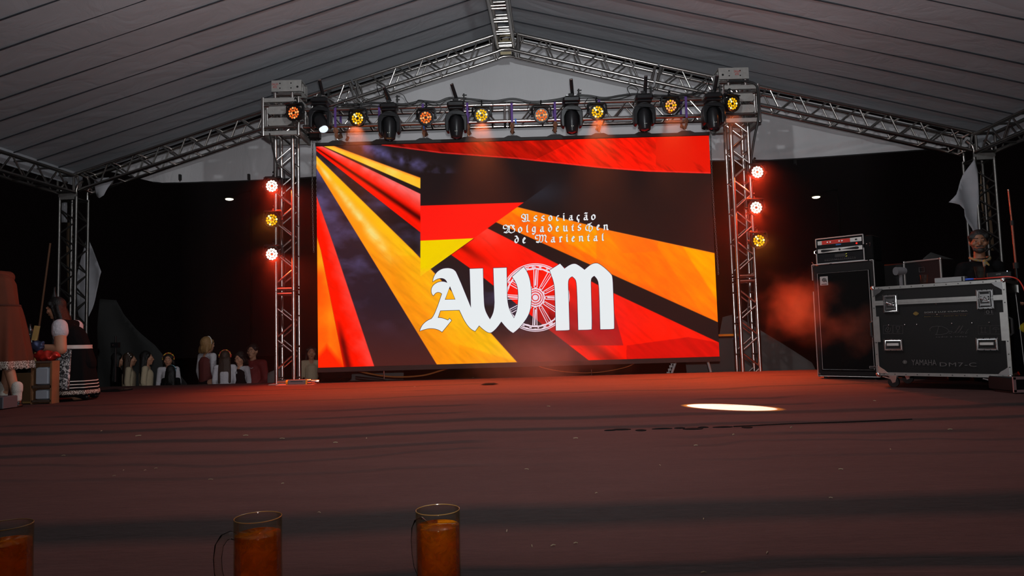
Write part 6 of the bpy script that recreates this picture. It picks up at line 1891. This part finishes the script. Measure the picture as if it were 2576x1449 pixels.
crink('snack_bag', at(92, 872, crate_y), (.085, .05, .07), FOILB, 'crumpled dark shiny bag held by the kneeling person')
crink('candy_bag', V((at(118, 893, crate_y).x, crate_y, cz.z + .052)), (.135, .07, .065), FOILR, 'red shiny sweets bag on top of the wooden crate', 5)
# wooden crate with pale bins
WOOD = mat('brown wood', (.22, .10, .045), .65, noise=.3, nscale=8)
cw_ = (at(136, 930, crate_y).x - at(92, 930, crate_y).x) + .02; ch_ = cz.z
t = thing('wooden_crate', 'brown wooden shelf crate holding two pale bins beside the kneeling person', 'crate', T((at(92, 930, crate_y).x + at(136, 930, crate_y).x) / 2, crate_y, 0))
for nm, c_, d_ in (('side_panel', (-cw_ / 2, 0, ch_ / 2), (.015, .12, ch_)), ('side_panel', (cw_ / 2, 0, ch_ / 2), (.02, .12, ch_)), ('shelf', (0, 0, ch_ - .01), (cw_, .14, .02)), ('shelf', (0, 0, ch_ * .40), (cw_, .12, .03)), ('shelf', (0, 0, .03), (cw_, .12, .02)), ('back_panel', (0, .06, ch_ / 2), (cw_, .008, ch_))):
    q = MB(); q.box(c_, d_); part(nm, q, WOOD if nm != 'shelf' else mat('dark wood', (.08, .05, .035), .6, noise=.3), t)
BIN = mat('pale plastic bin', (.34, .37, .42), .45, noise=.1)
for k, (z0, h_) in enumerate(((ch_ * .40 + .016, ch_ * .42), (.041, ch_ * .24))):
    q = MB(); q.box((t.matrix_basis.translation.x, crate_y - .01, z0 + h_ / 2), (cw_ - .06, .09, h_), bev=.015)
    solo('plastic_bin', q, BIN, ['upper pale plastic bin in the wooden crate', 'lower pale plastic bin in the wooden crate'][k], 'bin')
p = at(72, 975, crate_y + .1); q = MB(); zt = at(72, 938, crate_y + .1).z
q.box((p.x - .06, crate_y + .16, zt / 2), (.30, .03, zt)); solo('cardboard_box', q, mat('tan cardboard', (.20, .11, .05), .8), 'tan cardboard panel standing behind the leg of the standing person', 'cardboard')
p = atz(4, 1030, 0); q = MB(); q.box((p.x - .05, p.y + .05, .065), (.20, .2, .12), bev=.006)
solo('metal_box', q, mat('grey metal box', (.13, .13, .145), .5, .4), 'grey metal box on the floor by the shoes at the left edge', 'box')
pb = at(90, 838, crate_y + .15)
q = MB(); q.box((0, 0, 0), (.045, .03, .16), M=T(pb) @ Rm(.2, 'Y')); q.tube((pb.x, pb.y, .02), (pb.x, pb.y, pb.z - .06), .012, 8); q.box((pb.x, pb.y, .01), (.16, .14, .02))
solo('wooden_paddle', q, mat('light wood', (.45, .27, .09), .6), 'light wooden paddle handle standing behind the crate', 'paddle')
for k, (x_, y0, y1, lab) in enumerate(((75, 815, 850, 'clear glass bottle glinting left of the wooden handle'), (136, 722, 780, 'dark bottle standing above the kneeling person'))):
    a = at(x_, y0, crate_y + .25 + k * .5); b = at(x_, y1, crate_y + .25 + k * .5); h_ = a.z - b.z
    q = MB(); q.lathe([(.028, 0), (.031, .01), (.031, h_ * .6), (.012, h_ * .8), (.012, h_), (.001, h_)], 16, M=T(b)); q.tube((b.x, b.y, .02), (b.x, b.y, b.z), .02, 8); q.box((b.x, b.y, .01), (.2, .15, .02)); q.box((b.x, b.y, b.z - .006), (.10, .10, .012))
    solo('bottle', q, mat('dark glass', (.02, .02, .02), .06, spec=.9), lab, 'bottle')
p = at(120, 650, 8.9); p2 = at(104, 740, 8.9)
q = MB(); q.tube((p2.x - .12, 8.9, 0), p + V((.03, 0, .2)), .012, 8); q.tube((p2.x - .12, 8.9, 0), (p2.x - .12, 8.9, .03), .12, 12)
solo('slanted_pole', q, mat('brown pole', (.10, .045, .02), .6), 'thin brown slanted pole in the dark behind the kneeling person', 'pole')
p = at(222, 985, 9.0); q = MB(); q.box((p.x + .35, 9.0, .01), (.30, .30, .02)); q.tube((p.x + .35, 9.0, .12), (p.x + .35, 9.0, .72), .012, 8); q.box((p.x + .35, 9.0, .60), (.10, .05, .07)); q.ell((p.x + .33, 8.97, .60), .014, 8)
solo('folded_stand', q, BLKG, 'dark folded stand with shiny knob right of the kneeling person', 'stand')

# children and helpers on the ground behind the stage
def crown(t, HM, m1, m2, m3, nm='flower_crown', r=.017, full=True, n=13, up=.055):
    q = MB()
    cols = [m1, m2, m3]
    for k in range(n):
        a = PI * (k / (n - 1)) * (1.0 if full else .8) ; p = V((.092 * math.cos(a), .005 - .012 * math.sin(a), .02 + .108 * math.sin(a)))
        q.mi = k % 3; q.ell(tuple(p), (r * (.8 + .3 * (k % 2)), r, r), 6, M=HM)
    part(nm, q, cols, t)
FR, FY, FG = mat('red flower', (.50, .05, .02), .6), mat('yellow flower', (.60, .35, .03), .6), mat('green leaf', (.10, .14, .03), .6)
FW, FB = mat('white pearl', (.75, .72, .70), .3), mat('blue bead', (.08, .30, .42), .3)
def kid(label, px, py, Y, yaw, H, hairmat, long_, topm, sleeves, headk=1.22, vest=None, pose=None, skin=None, tilt=0.0, hyaw=0.0, skirtm=None):
    hd = at(px, py, Y)
    s = H / 1.7
    pz = hd.z - 1.595 * s
    pose = dict(pose or {})
    # legs reach the ground whatever the head height asks for
    for sd, sx in (('L', -1), ('R', 1)):
        pose.setdefault('an' + sd, (sx * .10 * s, .03 * s, GND - pz + .08 * s)); pose.setdefault('to' + sd, (sx * .11 * s, -.11 * s, GND - pz + .035 * s))
        pose.setdefault('kn' + sd, (sx * .10 * s, -.05 * s, (GND - pz + .95 * s) * .5 + .04))
    t, J, s, HM, eb = person('person', label, T(hd.x, hd.y, pz) @ Rm(yaw, 'Z'), H, pose=pose, skin=skin, vox=.011, headyaw=hyaw, headtilt=tilt, headk=headk, group='children and helpers behind the stage', curl=.5)
    hair(t, HM, hairmat, eb, long_)
    q = MB(); torso(q, J, s)
    for sd in 'LR': sleeve_(q, J, s, sd, .060 * s, .040 * s if sleeves > .3 else .058 * s, sleeves)
    rpart('blouse', q, topm, t, .012)
    if vest:
        q = MB(); q.cap(J['pelvis'], J['chest'], .140 * s, .150 * s)
        q.cap(J['chest'] + V((-.06, 0, .0)) * s, J['neck'] + V((-.085, 0, -.03)) * s, .10 * s, .045 * s); q.cap(J['chest'] + V((.06, 0, .0)) * s, J['neck'] + V((.085, 0, -.03)) * s, .10 * s, .045 * s)
        rpart('vest', q, vest, t, .012)
    skirt(t, skirtm or BLKD, tuple(J['pelvis'] + V((0, 0, .04))), .135 * s, .26 * s, .42 * s, 9, .08)
    return t, J, s, HM
t, J, s, HM = kid('person with very long dark brown hair, farthest left of the children behind the stage', 296, 905, 10.9, rad(120), 1.28, H_BLK, .36, BLKD, .8)
t, J, s, HM = kid('person with long brown hair and pearl hair clips in profile behind the stage', 325, 905, 10.6, rad(115), 1.24, H_BRN, .40, CRM, .2)
q = MB()
for k in range(3): q.ell((-.086, -.02 + .022 * k, .055 + .028 * k), .011, 8, M=HM)
pieces('pearl_clip', q, FW, t)
t, J, s, HM = kid('person with long black hair and cream puff blouse in profile behind the stage', 368, 902, 10.45, rad(110), 1.26, H_BLK, .40, CRM, .15)
t, J, s, HM = kid('person with yellow flower crown and pale blouse facing the stage', 424, 906, 10.75, rad(15), 1.20, H_DBR, .12, WBL, .9)
crown(t, HM, FY, FR, FY)
t, J, s, HM = kid('person seen from behind with blue beaded headband over dark hair', 430, 935, 10.25, rad(180), 1.05, H_BLK, .30, BLKD, .8)
crown(t, HM, FB, FW, FB, 'beaded_headband', .009, True, 21)
t, J, s, HM = kid('taller blond person with pearl headband, white blouse and dark red vest', 521, 868, 10.6, rad(150), 1.44, H_BLD, .10, WBL, .95, vest=mat('dark red vest', (.09, .012, .010), .8), pose={'elL': (.20, .06, .86), 'wrL': (.19, -.02, .68), 'elR': (-.19, .04, .86), 'wrR': (-.19, -.02, .68)} if False else None)
crown(t, HM, FW, FW, FW, 'pearl_headband', .008, True, 21)
t, J, s, HM = kid('person seen from behind with long brown hair and orange flower crown', 566, 900, 10.30, rad(195), 1.20, H_BRN, .42, WBL, .9)
crown(t, HM, FR, FY, FR, r=.020)
t, J, s, HM = kid('dark haired person in white shirt and black pinafore looking down', 605, 903, 10.40, rad(-20), 1.22, H_DBR, .10, WBL, .95, vest=BLKD, tilt=.18)
q = MB(); q.box(tuple(J['chest'] + V((.0, -.150 * s, .04))), (.065, .006, .032)); part('chest_patch', q, mat('pale patch', (.4, .4, .42), .7), t)
REDJ = mat('dark red jacket', (.16, .012, .012), .75, bump=.15, bscale=60)
hd = at(637, 884, 11.2)
t, J, s, HM, eb = person('person', 'grown person in a dark red jacket sitting rightmost behind the stage', T(hd.x, hd.y, hd.z - 1.595) @ Rm(rad(-12), 'Z'), 1.70, vox=.010,
    pose={'anL': (-.12, -.02, GND - hd.z + 1.595 + .08), 'anR': (.12, -.02, GND - hd.z + 1.595 + .08), 'toL': (-.12, -.16, GND - hd.z + 1.595 + .035), 'toR': (.12, -.16, GND - hd.z + 1.595 + .035), 'knL': (-.12, -.36, .86), 'knR': (.12, -.36, .86), 'wrL': (-.14, -.22, .95), 'wrR': (.14, -.22, .95)}, group='children and helpers behind the stage')
hair(t, HM, H_DBR, eb, 0)
q = MB(); torso(q, J, s, .012)
for sd in 'LR': sleeve_(q, J, s, sd, .072, .05, .95)
rpart('jacket', q, REDJ, t, .012)
q = MB()
for sd in 'LR': q.cap(J['hp' + sd], J['kn' + sd], .098, .068); q.cap(J['kn' + sd], J['an' + sd], .068, .048)
rpart('trousers', q, BLKF, t, .012)
q = MB(); q.path([tuple(J['chest'] + V((.055, -.163, .075))), tuple(J['chest'] + V((.066, -.163, .062))), tuple(J['chest'] + V((.098, -.158, .078)))], .004, 5); part('chest_mark', q, WHITE, t)
q = MB(); c_ = J['hpL'].lerp(J['hpR'], .5); zb_ = GND - hd.z + 1.595; q.box((c_.x, c_.y, (zb_ + .80) / 2), (.34, .34, .80 - zb_), M=t.matrix_basis)
solo('seat_crate', q, BLKR, 'dark crate that the person in the red jacket sits on', 'crate')
# person half hidden behind the left tower
t, J, s, HM = kid('person in cream sleeves half hidden in the dark right of the left tower', 783, 888, 10.9, rad(20), 1.30, H_BLK, .2, CRM, .0)

# man behind the mixing desk
hd = at(2461, 610, 6.95)
Hm_ = 1.74
pz = hd.z - 1.595 * Hm_ / 1.7
dz = -pz
t, J, s, HM, eb = person('person', 'bearded person in dark clothes with a yellow patterned neckerchief behind the flight case', T(hd.x, hd.y, pz) @ Rm(rad(-16), 'Z'), Hm_, skin=SKIN2, vox=.008,
    pose={'anL': (-.14, -.06, dz + .08), 'anR': (.14, -.06, dz + .08), 'toL': (-.15, -.20, dz + .035), 'toR': (.15, -.20, dz + .035), 'knL': (-.15, -.26, .66), 'knR': (.15, -.26, .66), 'pelvis': (0, .02, .93), 'shL': (-.15, 0, 1.37), 'shR': (.15, 0, 1.37), 'wrL': (-.18, -.26, 1.02), 'wrR': (.18, -.26, 1.02)}, headyaw=rad(-14), headtilt=.05)
hair(t, HM, H_BLK, eb, 0)
q = MB(); torso(q, J, s, .006)
for sd in 'LR': sleeve_(q, J, s, sd, .068, .05, .95)
rpart('jacket', q, BLKD, t, .011)
q = MB()
for sd in 'LR': q.cap(J['hp' + sd], J['kn' + sd], .098, .068); q.cap(J['kn' + sd], J['an' + sd], .068, .048); q.cap(J['an' + sd], J['to' + sd], .045, .035)
rpart('trousers', q, BLKF, t, .012)
q = MB()
q.ell((0, -.050, -.080), (.042, .045, .034), 12, M=HM)
for sx in (-1, 1): q.cap((sx * .058, -.010, -.02), (sx * .040, -.052, -.075), .013, .018, 8, M=HM)
rpart('beard', q, hairm('greying beard', (.022, .017, .014)), t, .006, 1)
q = MB(); q.cap((-.026, -.087, -.043), (.026, -.087, -.043), .006, .006, 8, M=HM); part('moustache', q, MATS['greying beard'], t)
def scarf_mat():
    m = bpy.data.materials.new('patterned scarf'); m.use_nodes = True; nt = m.node_tree; N = nt.nodes; L = nt.links; b = N['Principled BSDF']
    tc = N.new('ShaderNodeTexCoord'); v = N.new('ShaderNodeTexChecker'); v.inputs['Scale'].default_value = 38; v.inputs[1].default_value = (.22, .13, .02, 1); v.inputs[2].default_value = (.14, .12, .10, 1)
    L.new(tc.outputs['Object'], v.inputs['Vector']); L.new(v.outputs[0], b.inputs['Base Color']); b.inputs['Roughness'].default_value = .8; return m
q = MB(); n_ = J['neck']
q.path([n_ + V((.085 * math.cos(a), -.01 + .095 * math.sin(a), -.005 - .045 * (math.sin(-a) > 0) * math.sin(-a))) for a in np.linspace(0, 2 * PI, 16)[:-1]], .014, 8, closed=True)
q.cap(n_ + V((0, -.125, -.055)), n_ + V((-.015, -.160, -.11)), .020, .012); q.cap(n_ + V((0, -.125, -.055)), n_ + V((.025, -.158, -.10)), .016, .010)
rpart('neckerchief', q, scarf_mat(), t, .007, 1)
q = MB(); c_ = V((0, .02, 0)); q.box((0, .03, (dz + .80) / 2), (.34, .34, max(.05, .80 - dz)), M=t.matrix_basis)
solo('stool_case', q, BLKR, 'black box stool that the bearded person sits on', 'stool')
